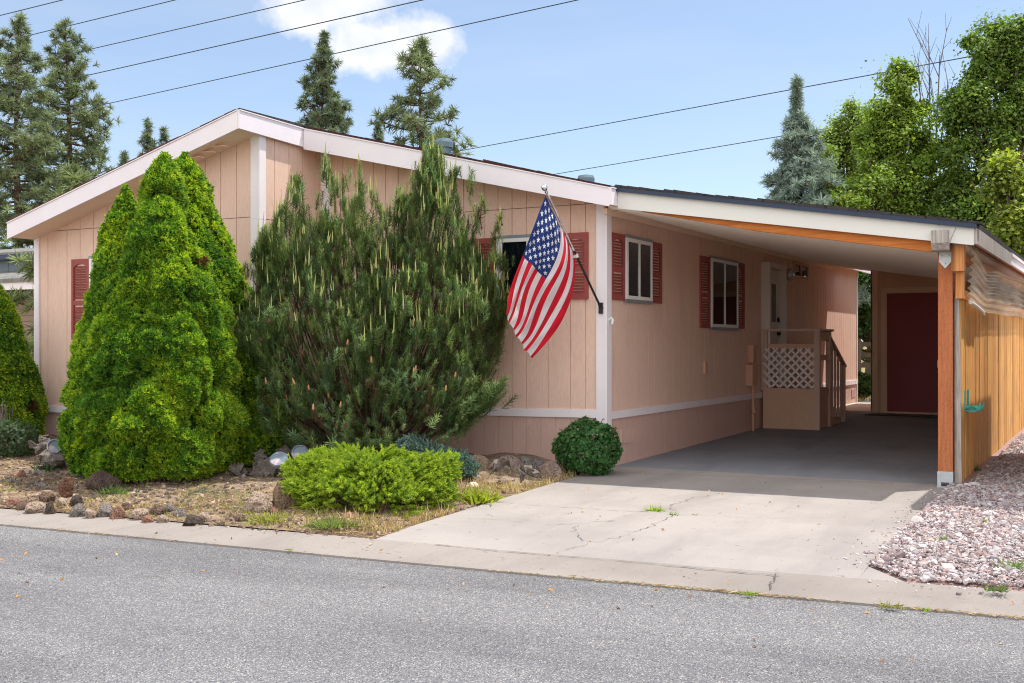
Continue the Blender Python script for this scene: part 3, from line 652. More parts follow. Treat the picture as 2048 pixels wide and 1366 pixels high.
# ------------------------------------------------------------------ carport
cp = thing('carport', 'attached carport with ivory fascia, orange beam and corrugated ceiling', 'carport', (2, 5, 0))
def zc(x): return 3.252 - .1605 * (x - .207)
YC, XC = -.30, 4.09
g = G()
g.hexa([(.29, YC, zc(.29) - .215), (XC, YC, zc(XC) - .188), (XC, YC + .03, zc(XC) - .188), (.29, YC + .03, zc(.29) - .215), (.29, YC, zc(.29)), (XC, YC, zc(XC)), (XC, YC + .03, zc(XC)), (.29, YC + .03, zc(.29))])
g.build('front_fascia', M['fascia_cp'], cp)
g = G(); q = at_Y(1912, 455, YC - .002); r_ = at_Y(1896, 492, YC - .002)
g.tube([q, r_], .004, 5); g.build('fascia_seam', M['grey_wood'], cp)
g = G()
for x0, x1, yb in ((.262, 1.0, 11.3), (1.0, XC + .03, 14.2)):
    g.hexa([(x0, YC - .03, zc(x0) - .012), (x1, YC - .03, zc(x1) - .012), (x1, yb, zc(x1) - .012), (x0, yb, zc(x0) - .012), (x0, YC - .03, zc(x0) + .045), (x1, YC - .03, zc(x1) + .045), (x1, yb, zc(x1) + .045), (x0, yb, zc(x0) + .045)])
rfc = g.build('roof', M['shingle'], cp)
g = G(); g.hexa([(.29, YC - .045, zc(.29) - .025), (XC + .03, YC - .045, zc(XC) - .03), (XC + .03, YC - .031, zc(XC) - .03), (.29, YC - .031, zc(.29) - .025), (.29, YC - .045, zc(.29) + .022), (XC + .03, YC - .045, zc(XC) + .024), (XC + .03, YC - .031, zc(XC) + .024), (.29, YC - .031, zc(.29) + .022)])
g.build('drip_edge', M['drip'], rfc)
g = G(); x = .28; random.seed(11)
while x < XC - .02:
    wd = random.uniform(.10, .2); dz = random.uniform(.045, .062)
    g.hexa([(x, YC - .05, zc(x) + .024), (x + wd, YC - .05, zc(x + wd) + .024), (x + wd, YC + .2, zc(x + wd) + .03), (x, YC + .2, zc(x) + .03), (x, YC - .05 + random.uniform(-.01, .01), zc(x) + dz), (x + wd, YC - .05, zc(x + wd) + dz - .006), (x + wd, YC + .2, zc(x + wd) + dz), (x, YC + .2, zc(x) + dz)]); x += wd
g.build('rake_shingles', M['shingle'], rfc)
g = G(); g.prism([(.55, -.24, zc(.55) - .216), (1.9, -.24, zc(1.9) - .288), (3.70, -.24, zc(3.70) - .296), (3.70, -.24, zc(3.70) - .02), (.55, -.24, zc(.55) - .02)], (0, .09, 0))
g.build('front_beam', M['lvl'], cp)
# corrugated ceiling, ribs running down the slope
g = G(); prof = []; y = -.14
while y < 11.25:
    prof += [(y, 0), (y + .15, 0), (y + .16, -.045), (y + .20, -.045), (y + .205, .035), (y + .22, .035), (y + .225, 0)]; y += .23
prof = np.array(prof)
for (x0, x1, sel) in ((.0, 1.0, prof[:, 0] < 11.25), (1.0, 3.98, prof[:, 0] < 10.5)):
    q = prof[sel]; n = len(q)
    ra = np.stack((np.full(n, max(x0, .03)), q[:, 0], zc(max(x0, .03)) - .17 + q[:, 1]), 1); rb = np.stack((np.full(n, x1), q[:, 0], zc(x1) - .17 + q[:, 1]), 1)
    g.add(np.vstack((ra, rb)), [[j, n + j, n + j + 1, j + 1] for j in range(n - 1)])
g.build('corrugated_ceiling', M['ceiling'], cp)
g = G(); g.beam((.045, -.1, zc(0) - .26), (.045, 11.2, zc(0) - .26), .05, .07); g.build('ledger', M['soffit'], cp)
for nm, args in (('outer_beam', (3.70, 3.86, -.36, 10.4)),):
    g = G(); x0, x1, y0, y1 = args; zt, zb_ = 2.60, 2.405
    prof_ = [(y0, zt), (y0, zb_ + .07), (y0 + .06, zb_), (y1, zb_), (y1, zt)]
    g.prism([(x0, a, b) for a, b in prof_], (x1 - x0, 0, 0)); g.build(nm, M['grey_wood'], cp)
g = G(); g.box(3.715, 3.855, .0, .14, .10, 2.40); po = g.build('post', M['post'], cp)
g = G(); g.box(3.71, 3.86, -.006, .146, .06, .17); g.box(3.71, 3.745, -.012, -.006, .02, .165); g.box(3.825, 3.86, -.012, -.006, .02, .165); g.box(3.705, 3.865, -.02, .15, .005, .02)
for xx in (3.735, 3.785, 3.835): g.lathe([(.007, 0), (.007, .006), (0.001, .008)], (xx, -.012, .14), 8, axis=(0, -1, 0))
g.build('post_base', M['galv'], po)
g = G(); g.prism([(3.725, -.006, 2.41), (3.845, -.006, 2.41), (3.845, -.006, 2.31), (3.785, -.006, 2.24), (3.725, -.006, 2.31)], (0, .005, 0)); 
for xx, zz in ((3.75, 2.37), (3.82, 2.37), (3.785, 2.29)): g.lathe([(.009, 0), (.009, .006), (.001, .008)], (xx, -.006, zz), 8, axis=(0, -1, 0))
g.build('post_bracket', M['galv'], po)
for yy in (3.5, 7.0, 10.2):
    g = G(); g.box(3.715, 3.855, yy, yy + .14, .0, 2.42); g.build('post', M['post'], cp)
for a in ((3.865, 3.985, -.18, -.06, 2.20, 2.46), (3.89, 3.97, -.05, .04, 1.93, 2.24)): g = G(); g.box(*a); g.build('blocking', M['framing'], cp)
for a in ((3.94, 1.97, .04), (3.92, 2.36, .06)): g = G(); g.beam((a[0], .05, a[1]), (a[0], 10.4, a[1]), a[2], .09); g.build('side_rail', M['framing'], cp)
g = G(); y = -.2                               # ribs of the eave soffit outside the beam
while y < 11: g.beam((3.87, y, zc(3.87) - .115), (XC, y, zc(XC) - .115), .035, .04); y += .17
g.poly([(3.87, -.27, zc(3.87) - .09), (XC, -.27, zc(XC) - .09), (XC, 11, zc(XC) - .09), (3.87, 11, zc(3.87) - .09)])
g.build('eave_soffit', M['framing'], cp)
g = G(); g.box(XC, XC + .03, YC + .0, 3.2, zc(XC) - .175, zc(XC) - .0125); g.build('side_fascia', M['grey_wood'], cp)
g = G(); g.box(XC, XC + .034, 3.203, 11, zc(XC) - .16, zc(XC) - .0125); g.box(XC + .034, XC + .05, 3.203, 11, zc(XC) - .06, zc(XC) - .02); g.build('side_fascia', M['trim'], cp)
# corrugated clear plastic side panel, warped at its front corner
k = N('clear_corrugated_plastic'); k.set((.88, .87, .80), .12, 0, .6); k.b.inputs['Transmission Weight'].default_value = .0
tr = k.n('ShaderNodeBsdfTransparent', Color=(.92, .92, .86, 1)); tl = k.n('ShaderNodeBsdfTranslucent', Color=(.95, .92, .80, 1)); a1 = k.n('ShaderNodeMixShader', Fac=.6); a2 = k.n('ShaderNodeMixShader')
k.l(k.b.outputs[0], a1.inputs[1]); k.l(tl.outputs[0], a1.inputs[2]); k.l(k.ramp(k.noise(k.coord('Object', (1, .15, 1)), 5, 4), [(.35, (.42, .42, .42)), (.65, (.78, .78, .78))]), a2.inputs[0]); k.l(tr.outputs[0], a2.inputs[1]); k.l(a1.outputs[0], a2.inputs[2]); k.l(a2.outputs[0], k.out.inputs['Surface'])
ys_ = np.linspace(.12, 10.3, 90); zs_ = np.linspace(0, 1, 70); g = G(); V = []
for yy in ys_:
    f_ = math.exp(-((yy - .1) / 1.1) ** 2); top = 2.40 + .02 * f_ - .10 * math.exp(-((yy - 1.7) / .9) ** 2); bot = 1.86 + .06 * f_ - .05 * math.exp(-((yy - 1.5) / 1.0) ** 2)
    for s_ in zs_:
        V.append((3.985 + .017 * math.sin(s_ * 2 * math.pi * 7) + .05 * f_ * s_, yy, bot + (top - bot) * s_ + .018 * math.sin(yy * 1.3)))
n = 70; g.add(V, [[a * n + j, (a + 1) * n + j, (a + 1) * n + j + 1, a * n + j + 1] for a in range(89) for j in range(n - 1)])
g.build('corrugated_panel', k.m, cp, smooth=True)
g = G(); g.tube([(4.0, .22, 1.90), (4.01, .6, 1.87), (4.01, 1.1, 1.83), (4.0, 1.35, 1.80)], .022, 8); g.build('panel_flashing', M['frame'], cp)
# ------------------------------------------------------------------ board fence
fence = thing('board_fence', 'tall orange cedar board fence closing the carport side', 'fence', (3.92, 5, .05))
g = G(); y = .10; random.seed(5)
while y < 16:
    wd = random.uniform(.085, .145); t_ = 1.93 + random.uniform(-.012, .012) - max(0, y - .2) * .003; d = random.uniform(-.006, .006); tl_ = random.uniform(-.004, .004)
    b = float(zgravel(3.9, y)) - .02; c_ = .88 + random.random() * .2
    if y > .35 or True:
        g.hexa([(3.895 + d, y, b), (3.913 + d + tl_, y, b), (3.913 + d - tl_, y + wd - random.uniform(.002, .008), b), (3.895 + d, y + wd - .004, b), (3.895 + d, y, t_), (3.913 + d + tl_, y, t_), (3.913 + d - tl_, y + wd - .003, t_), (3.895 + d, y + wd - .003, t_)], 0, (c_, c_ * random.uniform(.93, 1.03), c_ * random.uniform(.8, 1.0)))
    y += wd
g.build('fence_boards', M['fence'], fence)
g = G(); g.hexa([(3.868, .045, .02), (3.94, .02, .02), (3.94, .06, .02), (3.868, .085, .02), (3.868, .045, 1.95), (3.915, .02, 1.96), (3.915, .06, 1.96), (3.868, .085, 1.95)]); g.build('end_board', M['grey_wood'], fence)
for a in (.45, 1.6): g = G(); g.beam((3.875, .1, a), (3.875, 10, a), .04, .09); g.build('fence_rail', M['framing'], fence)
# teal hose hanger on the fence
q = at_X(1941, 818, 3.96); hg = G()
yy, zz = q[1], q[2]
n = 14; arc = [(3.925 + .13 * a / n, .035 * math.sin(math.pi * a / n)) for a in range(n + 1)]
V = [(x_, yy - .17, zz + h_) for x_, h_ in arc] + [(x_, yy + .17, zz + h_ - .01) for x_, h_ in arc]
hg.add(V, [[j, j + 1, n + 2 + j, n + 1 + j] for j in range(n)]); hg.add(np.array(V) - (0, 0, .012), [[j, n + 1 + j, n + 2 + j, j + 1] for j in range(n)])
for a in (-.16, .16): hg.tube([(3.918, yy + a, zz + .20), (3.92, yy + a, zz), (3.98, yy + a, zz - .02), (4.06, yy + a, zz), (4.075, yy + a, zz + .07)], .010, 6)
for j in range(6): hg.beam((3.925, yy - .15 + j * .06, zz + .02), (4.055, yy - .15 + j * .06, zz + .015), .006, .03)
tag(hg.build('hose_hanger', M['teal'], loc=(3.93, yy, zz)), 'teal plastic hose hanger fixed to the orange board fence', 'hose hanger')
# ------------------------------------------------------------------ shed at the back of the carport
shed = thing('storage_shed', 'tan storage shed with a maroon door at the rear of the carport', 'shed', (2.4, 12, .1))
FS = FR((1.0, 10.5), (1, 0), (0, -1)); FT = FR((1.0, 10.5), (0, 1), (-1, 0)); g = G()
e_ = edges(0, 2.84, (.2,), 2)
boards(g, FS, [q for q in e_], .08, lambda u: zc(1 + u) - .14, .008, .008)
boards(g, FT, edges(0, 3.5, (.2,), 2), .1, 2.95, .008, .008); g.box(3.83, 3.84, 10.5, 14, .1, 2.5); g.box(1.0, 3.83, 13.98, 14.0, .1, 2.6); g.build('shed_wall', M['shed'], shed)
g = G(); FS.box(g, -.02, .10, .10, 2.92, .0, .03); FT.box(g, -.03, .10, .10, 2.92, .0, .028); g.build('corner_board', M['shed_trim'], shed)
g = G(); FS.box(g, .17, .275, .16, 2.56, 0, .045); FS.box(g, 1.46, 1.56, .16, 2.56, 0, .045); FS.box(g, .275, 1.46, 2.455, 2.56, 0, .045); FS.box(g, .17, 1.56, .10, .16, 0, .08); g.build('door_frame', M['shed_trim'], shed)
g = G(); FS.box(g, .28, 1.455, .165, 2.45, .002, .022); dd_ = g.build('door', M['door_red'], shed)
g = G(); FS.box(g, 1.20, 1.29, 1.02, 1.16, .022, .05); FS.box(g, 1.21, 1.28, 1.04, 1.14, .05, .056); g.build('keypad_lock', M['galv'], dd_); g = G(); g.lathe([(.012, 0), (.014, .05), (.03, .055), (.03, .08), (.01, .09)], FS.p(1.245, .95, .022), 12, axis=(0, -1, 0)); g.build('door_handle', M['galv'], dd_)
g = G(); FS.box(g, -.02, 1.7, .112, .13, .02, .60); tag(g.build('door_mat', M['dark'], loc=(1.8, 10.2, .12)), 'dark mat lying in front of the maroon shed door', 'mat')
# ------------------------------------------------------------------ porch with lattice and steps
por = thing('entry_porch', 'small tan porch with white lattice panel and steps to the side door', 'porch', (.45, 7.0, .07))
y0, y1, x1, zd = 6.30, 7.12, .95, .74
def part(name, mat, boxes, parent=por):
    g = G()
    for b in boxes: g.box(*b)
    return g.build(name, mat, parent)
part('front_skirt', M['porch'], [(.05, x1 - .03, y0, y0 + .02, .05, zd - .03)])
part('side_skirt', M['porch'], [(x1 - .02, x1, y0 + .04, y1, .08, zd - .06)])
part('deck', M['porch'], [(.045, x1 + .01, y0 - .01, y1, zd - .03, zd), (x1 - .01, x1 + .015, y0 + .1, y1, zd - .14, zd - .032)])
part('post', M['porch_trim'], [(x1 - .045, x1 + .045, y0 - .03, y0 + .06, .04, 1.68)])
part('post', M['porch_trim'], [(.05, .13, y0 - .02, y0 + .06, zd, 1.68)])
part('post', M['porch_trim'], [(x1 - .04, x1 + .04, y1 - .08, y1, .06, 1.68)])
for b_ in ((.05, x1 + .06, y0 - .04, y0 + .08, 1.682, 1.72), (x1 - .07, x1 + .07, y0 + .082, y1 + .05, 1.68, 1.718)): part('top_rail', M['porch_trim'], [b_])
for b_ in ((x1 - .02, x1 + .02, y0 + .062, y1 - .082, 1.52, 1.678), (x1 - .02, x1 + .02, y0 + .062, y1 - .082, 1.20, 1.29), (.13, x1 - .05, y0 + .02, y0 + .05, 1.40, 1.47)): part('side_rail', M['porch'], [b_])
g = G(); u0, u1, z0, z1 = .06, x1 - .03, zd + .015, 1.40; p_ = .135; wdt = .036
c_ = u0 + z0 - 2 * (z1 - z0)
def clip(a, b):
    (ua, za), (ub, zb_) = a, b; ts = [0., 1.]
    t0, t1 = 0., 1.
    for p0, d, lo, hi in ((ua, ub - ua, u0, u1), (za, zb_ - za, z0, z1)):
        if abs(d) < 1e-9: continue
        ta, tb = (lo - p0) / d, (hi - p0) / d
        if ta > tb: ta, tb = tb, ta
        t0, t1 = max(t0, ta), min(t1, tb)
    return None if t1 - t0 < .02 else ((ua + (ub - ua) * t0, za + (zb_ - za) * t0), (ua + (ub - ua) * t1, za + (zb_ - za) * t1))
for j in range(-8, 16):
    a = clip((u0 + j * p_, z0), (u0 + j * p_ + 1.2, z0 + 1.2)); b = clip((u0 + j * p_, z0), (u0 + j * p_ - 1.2, z0 + 1.2))
    for q, yo in ((a, y0 - .012), (b, y0 - .020)):
        if q: g.beam((q[0][0], yo, q[0][1]), (q[1][0], yo, q[1][1]), .008, wdt, up=(0, 1, 0)) if False else g.beam((q[0][0], yo, q[0][1]), (q[1][0], yo, q[1][1]), wdt, .008, up=(0, -1, 0))
g.build('lattice_panel', M['lattice'], por)
st_ = [(7.13, .56), (7.41, .38), (7.69, .22)]
for a, h in st_: part('step', M['porch'], [(.08, .90, a, a + .30, h - .04, h), (.10, .88, a + .25, a + .27, h - .2, h - .042)])
part('stringer', M['porch'], [(.905, .935, 7.13, 7.432, .06, .52), (.905, .935, 7.43, 7.712, .06, .34), (.905, .935, 7.71, 7.99, .06, .2)])
part('post', M['porch_trim'], [(x1 - .04, x1 + .03, 8.18, 8.24, .07, 1.10)])
for yy, zt_ in ((7.34, 1.44), (7.56, 1.34), (7.78, 1.23), (8.0, 1.14)): part('baluster', M['porch_trim'], [(x1 - .02, x1 + .015, yy, yy + .04, .2, zt_)])
g = G(); g.beam((x1, 7.10, 1.60), (x1, 8.30, 1.07), .07, .035); g.build('stair_rail', M['porch'], por)
# ------------------------------------------------------------------ flag and its pole
P0, P1 = at_Y(1200, 612, -.06), at_Y(1093, 384, -1.0)
fp = thing('flagpole', 'slanted flagpole bracketed to the white corner board of the house', 'flagpole', P0)
pm = P0 + (P1 - P0) * .50; g = G(); g.tube([pm, P1], .0125, 10); g.build('pole', M['chrome'], fp)
g = G(); g.tube([P0, pm], .0135, 10); g.tube([P0 - (P1 - P0) * .012, P0 + (P1 - P0) * .02], .016, 10); g.build('grip', M['dark'], fp)
ax = unit(P1 - P0); g = G(); g.lathe([(.014, -.02), (.022, 0), (.014, .02), (.03, .035), (.036, .055), (.03, .08), (.012, .093), (.001, .096)], P1, 14, axis=ax); g.build('finial', M['chrome'], fp, smooth=True)
pr = P0 + (P1 - P0) * .455; g = G(); g.tube([pr - ax * .02, pr + ax * .02], .022, 10); g.beam(pr, pr + (-.045, -.01, -.02), .03, .03); g.build('flag_clip', M['frame'], fp)
g = G(); g.tube([P0 + (P1 - P0) * .015, P0 + (.02, .03, -.03)], .018, 8); g.box(P0[0] - .02, P0[0] + .03, -.06, -.036, P0[2] - .09, P0[2] + .04); g.build('wall_bracket', M['dark'], fp)
cu_ = [0, .2, .4, .7, 1.0]; cv_ = [0, 7 / 13, 1.0]
cpx = np.array([[(1091, 392), (1067, 452), (1045, 511), (1023, 575), (1011, 627)], [(1120, 452), (1114, 514), (1091, 558), (1064, 618), (1036, 676)], [(1149, 511), (1149, 566), (1139, 610), (1110, 662), (1064, 718)]], float)
cdt = np.array([[12.57, 12.53, 12.50, 12.50, 12.48], [12.72, 12.62, 12.60, 12.62, 12.60], [12.93, 12.90, 12.86, 12.80, 12.72]])
def lag(xs, x):
    out = []
    for i in range(len(xs)):
        l = np.ones_like(x)
        for j in range(len(xs)):
            if j != i: l = l * (x - xs[j]) / (xs[i] - xs[j])
        out.append(l)
    return np.array(out)
def fsurf(u, v):
    u = np.asarray(u, float); v = np.asarray(v, float); lu, lv = lag(cu_, u), lag(cv_, v)
    px = np.einsum('in,jn,ji->n', lu, lv, cpx[:, :, 0]); py = np.einsum('in,jn,ji->n', lu, lv, cpx[:, :, 1]); t_ = np.einsum('in,jn,ji->n', lu, lv, cdt)
    t_ = t_ + .035 * np.sin(v * 15 + u * 4) * (.35 + u * .5) + .03 * np.sin(v * 27 - u * 6 + 1) * (1 - .5 * u) + .014 * np.sin(v * 40 + u * 17)
    px = px + 3.0 * np.sin(v * 21 + u * 7) * (.2 + .5 * u) + 3 * np.clip(u - .8, 0, 1) * np.sin(v * 44); py = py + 6 * np.clip(u - .85, 0, 1) * 4 * np.sin(v * 41 + 1) * .5
    return np.array([at_D(a, b, c) for a, b, c in zip(px, py, t_)])
nu, nv = 70, 78; U, Vv = np.meshgrid(np.linspace(0, 1, nu + 1), np.linspace(0, 1, nv + 1)); pts = fsurf(U.ravel(), Vv.ravel())
g = G(); i = np.arange(pts.shape[0]).reshape(U.shape)
for m in range(3):
    f = []
    for a in range(nv):
        stp = a * 13 // nv
        for b in range(nu):
            mm = 2 if (b < nu * .4 and stp < 7) else stp % 2
            if mm == m: f.append([i[a, b], i[a, b + 1], i[a + 1, b + 1], i[a + 1, b]])
    g.F.append((np.array(f), m))
g.V.append(pts); g.K.append(np.ones((len(pts), 3))); g.n += len(pts)
def cloth(name, col, tr=.45):
    k = N(name); k.set(col, .75, 0, .2); k.b.inputs['Sheen Weight'].default_value = .1
    v = k.coord('Object'); k.bump(k.noise(v, 38, 3, .5), .45, .01)
    q = k.n('ShaderNodeBsdfTranslucent', Color=(*col, 1)); ms = k.n('ShaderNodeMixShader', Fac=tr); k.l(k.b.outputs[0], ms.inputs[1]); k.l(q.outputs[0], ms.inputs[2]); k.l(ms.outputs[0], k.out.inputs['Surface']); return k.m
FM = [cloth('flag_red', L(226, 34, 58), .55), cloth('flag_white', L(244, 240, 244), .5), cloth('flag_blue', L(38, 64, 132)), cloth('star_white', L(240, 240, 244), .3)]
fl = g.build('national_flag', FM, smooth=True, loc=P1); tag(fl, 'national flag with stars and red and white stripes hanging from the slanted pole', 'flag')
g = G()
for r_ in range(9):
    for c_ in range(6 if r_ % 2 == 0 else 5):
        uc = .4 * ((2 * c_ + 1 + r_ % 2) / 12); vc = (r_ + 1) / 10 * 7 / 13; ang = np.arange(10) * math.pi / 5; rr = np.where(np.arange(10) % 2 == 0, .033, .0135)
        us = np.concatenate(([uc], uc + rr * np.cos(ang) / 1.65)); vs = np.concatenate(([vc], vc + rr * np.sin(ang) / .92)); p = fsurf(np.clip(us, 0.002, .398), vs)
        nrm = unit(np.cross(p[1] - p[0], p[4] - p[0])); nrm = nrm if nrm @ (CAM - p[0]) > 0 else -nrm
        for s_ in (.004, -.004): g.add(p + nrm * s_, [[0, j + 1, (j + 1) % 10 + 1] for j in range(10)])
g.build('stars', FM[3], fl)
# ------------------------------------------------------------------ rocks, driftwood, plaques
k = N('lava_rock'); v = k.coord(); at = k.n('ShaderNodeAttribute', _attribute_name='tint')
c = k.mix(at.outputs['Color'], (.35, .33, .32), k.ramp(k.noise(v, 22, 5, .7), [(.5, (0, 0, 0)), (.66, (.85, .85, .85))]), 'MULTIPLY')
vo = k.n('ShaderNodeTexVoronoi', Scale=55.0); k.l(v, vo.inputs['Vector'])
c = k.mix(c, (.3, .28, .27), k.ramp(vo.outputs['Distance'], [(.22, (.8, .8, .8)), (.42, (0, 0, 0))]), 'MULTIPLY')
k.bump(k.mix(k.noise(v, 26, 6, .75), vo.outputs['Distance'], .4), .95, .03); M['rock'] = k.set(c, .95, 0, .15)
def rock(name, label, px, py, wpx, hpx, col, seed, group=None, cuts=6, depth=1.0):
    import bmesh
    b = on_ground(px, py); t_ = (b - CAM) @ FWD; a = wpx / 2 * t_ / FPX; h = hpx * t_ / FPX
    bm = bmesh.new(); bmesh.ops.create_icosphere(bm, subdivisions=4, radius=1); V = np.array([v.co[:] for v in bm.verts]); F = np.array([[v.index for v in f.verts] for f in bm.faces]); bm.free()
    r = random.Random(seed)
    for _ in range(cuts):
        nn = unit([r.gauss(0, 1), r.gauss(0, 1), r.gauss(0.2, .8)]); d = r.uniform(.55, .85); s = V @ nn - d; V = V - np.clip(s, 0, None)[:, None] * nn * .92
    o = np.array([seed * 3.1, 0, 0]); nrm = unit(V)
    V = V + nrm * ((fbm(V + o, .9, seed) - .5) * .34 + (fbm(V + o, .25, seed + 3) - .5) * .16 + (fbm(V + o, .09, seed + 5) - .5) * .07)[:, None]
    V = V / np.array([np.abs(V[:, 0]).max(), np.abs(V[:, 1]).max(), V[:, 2].max()])
    ang = r.uniform(-.25, .25); R = np.stack((RIGHT * math.cos(ang) + FWD * math.sin(ang), -RIGHT * math.sin(ang) + FWD * math.cos(ang), (0, 0, 1)), 1)
    V = (V * np.array([a, a * .85 * depth, h * .86])) @ R.T
    ctr = b + FWD * a * .75 * depth + np.array((0, 0, h * .14))
    g = G(); g.add(V + ctr, F, np.array(col) * (.85 + .3 * fbm(V, .12, seed)[:, None])); o_ = g.build(name, M['rock'], smooth=False, loc=(ctr[0], ctr[1], b[2]))
    return tag(o_, label, 'rock', group or 'lava rocks edging the planting bed')
BR, RD, GY, TN, DK = L(112, 92, 80), L(146, 110, 94), L(126, 118, 112), L(164, 144, 128), L(86, 76, 70)
for i_, q in enumerate([
    (88, 1006, 34, 21, BR, 'brown pitted lava rock, oval, standing on the bed edge at far left'), (20, 1012, 30, 15, RD, 'reddish lava rock at the bed edge, nearest the left side of the photo'),
    (66, 1023, 44, 18, TN, 'flat pale lava rock below the oval brown one at the kerb'), (97, 1024, 22, 21, DK, 'small dark upright rock at the kerb right of the flat pale one'),
    (150, 1014, 28, 23, DK, 'dark jagged lava rock set back from the kerb'), (152, 1031, 40, 22, GY, 'grey porous rock on the kerb below the dark jagged one'),
    (178, 1034, 26, 16, TN, 'small tan rock with a dark front on the kerb'), (230, 1034, 32, 22, RD, 'reddish brown rock with a dark left face on the kerb'),
    (276, 1033, 36, 15, TN, 'long pale slab rock beside the dark brown block'), (309, 1033, 42, 22, BR, 'dark brown block of lava rock on the kerb'),
    (357, 1035, 36, 18, GY, 'grey porous rock right of the dark brown block'), (378, 1049, 52, 17, DK, 'long low dark rock at the very edge of the gutter'),
    (322, 1043, 28, 12, TN, 'small tan rock in front of the dark brown block'), (292, 1043, 26, 11, RD, 'small reddish rock at the gutter left of centre of the block'),
    (440, 1056, 24, 10, DK, 'small flat dark rock at the gutter, right end of the row'), (513, 1027, 68, 42, TN, 'rough tan lava rock left of the round boulder'),
    (566, 1018, 58, 58, L(140, 116, 98), 'smooth round brown boulder beside the low spruce'), (548, 1032, 22, 18, RD, 'small reddish rock in front of the round boulder'),
    (197, 982, 76, 38, L(96, 80, 72), 'large dark boulder in the shade under the cone spruce'), (128, 984, 32, 30, L(112, 80, 66), 'upright reddish dark rock left of the large shaded boulder'),
    (958, 950, 48, 42, L(160, 138, 120), 'brown lava rock beside the blue juniper against the house'), (1018, 958, 72, 46, L(140, 124, 114), 'large grey brown rock under the driftwood branch'),
    (1056, 942, 38, 28, GY, 'small grey rock close to the house skirting'), (1100, 958, 52, 34, L(150, 130, 118), 'low grey rock at the driveway edge before the leafy bush'),
    (1134, 946, 48, 38, GY, 'pale angular rock touching the dark leafy bush'), (946, 977, 26, 12, L(226, 204, 176), 'small cream rock in the dry grass by the driveway'),
    (905, 1000, 34, 14, L(150, 124, 108), 'flat brown rock right of the low spruce'), (700, 1034, 30, 9, L(168, 128, 110), 'thin flat rock in front of the low spruce'),
    (38, 955, 22, 14, RD, 'pinkish rock in the bed behind the pale fallen log'), (1078, 946, 30, 30, L(132, 124, 122), 'small bluish rock between the two grey rocks by the house'),
    (205, 1030, 34, 22, GY, 'grey rock in the kerb row left of the reddish brown rock'), (250, 1022, 26, 16, BR, 'brown rock behind the long pale slab rock'), (336, 1024, 30, 16, GY, 'grey rock just behind the dark brown block'),
    (405, 1040, 30, 14, TN, 'pale flat rock right of the long low dark rock'), (120, 1012, 26, 16, TN, 'tan rock between the oval brown rock and the dark jagged one'), (478, 1044, 26, 14, BR, 'brown rock at the foot of the rough tan rock'), (42, 1016, 30, 14, BR, 'low brown rock between the reddish rock and flat pale rock at far left')]):
    rock('lava_rock', q[5], *q[:5], i_ + 2)
def driftwood(label, polys, cat='driftwood', name='driftwood', col=(150, 138, 128), seed=0):
    g = G(); first = None
    for pxs, r0, r1 in polys:
        P = [on_ground(x, y) if k_ is None else at_D(x, y, k_) for x, y, k_ in pxs]
        if first is None: first = P[0]
        P = np.array(P); n = len(P); tt = np.linspace(0, n - 1, n * 7); Q = np.stack([np.interp(tt, np.arange(n), P[:, a]) for a in range(3)], 1)
        Q[1:-1] = (Q[:-2] + Q[1:-1] * 2 + Q[2:]) / 4; Q = Q + (np.stack([vnoise(Q, .12, seed + a) for a in range(3)], 1) - .5) * .05
        r = .72 * np.interp(tt, [0, n - 1], [r0, r1]) * (.55 + .9 * vnoise(Q, .09, seed + 9))
        v0 = g.n; g.tube(Q, r, 10); VV = g.V[-3]; VV += (np.stack([vnoise(VV, .05, seed + 20 + a) for a in range(3)], 1) - .5) * .11
    o = g.build(name, M['drift'], smooth=False, loc=first); return tag(o, label, cat)
M['drift'], kk, cc = wood_mat('grey_driftwood', L(50, 45, 42), L(132, 121, 113), 'x', 1.8)
tL = 13.4; tM = 12.4
driftwood('twisted grey driftwood stump with a round plaque, left of the cone spruce', [([(96, 940, tL), (100, 912, tL + .1), (90, 885, tL + .2), (88, 872, tL + .2)], .14, .06), ([(92, 905, tL), (74, 890, tL), (60, 889, tL)], .08, .035), ([(100, 925, tL - .1), (122, 915, tL - .2), (136, 896, tL - .1)], .16, .07), ([(86, 935, tL), (108, 948, tL - .2), (130, 950, tL - .2)], .10, .05)], seed=1)
driftwood('long pale fallen log lying along the left bed', [([(30, 948, None), (80, 950, None), (130, 951, None), (168, 945, None)], .05, .035)], 'log', 'fallen_log', seed=2)
driftwood('thin pale branch lying in the shaded left bed', [([(0, 966, None), (40, 968, None), (98, 974, None)], .03, .015)], 'branch', 'fallen_branch', seed=8)
driftwood('large swirled grey driftwood root behind the round boulder', [([(508, 945, tM), (530, 938, tM), (560, 945, tM - .1), (590, 950, tM - .1)], .13, .20), ([(540, 950, tM), (556, 925, tM + .3), (575, 905, tM + .4), (582, 893, tM + .4)], .16, .07), ([(518, 930, tM + .1), (520, 912, tM + .2), (512, 908, tM + .3)], .09, .03), ([(590, 940, tM + .1), (600, 915, tM + .4)], .15, .12)], seed=3)
driftwood('small rough driftwood knot between cone spruce and swirled root', [([(464, 938, tM), (480, 945, tM), (502, 956, tM)], .06, .07), ([(480, 940, tM), (494, 948, tM)], .07, .05)], seed=4)
driftwood('pale forked driftwood branch leaning on the large grey rock', [([(980, 948, 12.0), (984, 938, 12.0), (1000, 931, 12.05), (1015, 928, 12.1), (1026, 917, 12.1)], .035, .026), ([(984, 938, 12.0), (984, 924, 12.1)], .03, .02)], 'branch', 'driftwood_branch', seed=5)
driftwood('short tan driftwood piece in dry grass near the driveway', [([(1042, 950, 11.9), (1052, 942, 11.9), (1066, 939, 11.95)], .035, .03), ([(1052, 942, 11.9), (1068, 946, 11.9), (1078, 953, 11.8)], .03, .04)], seed=6)
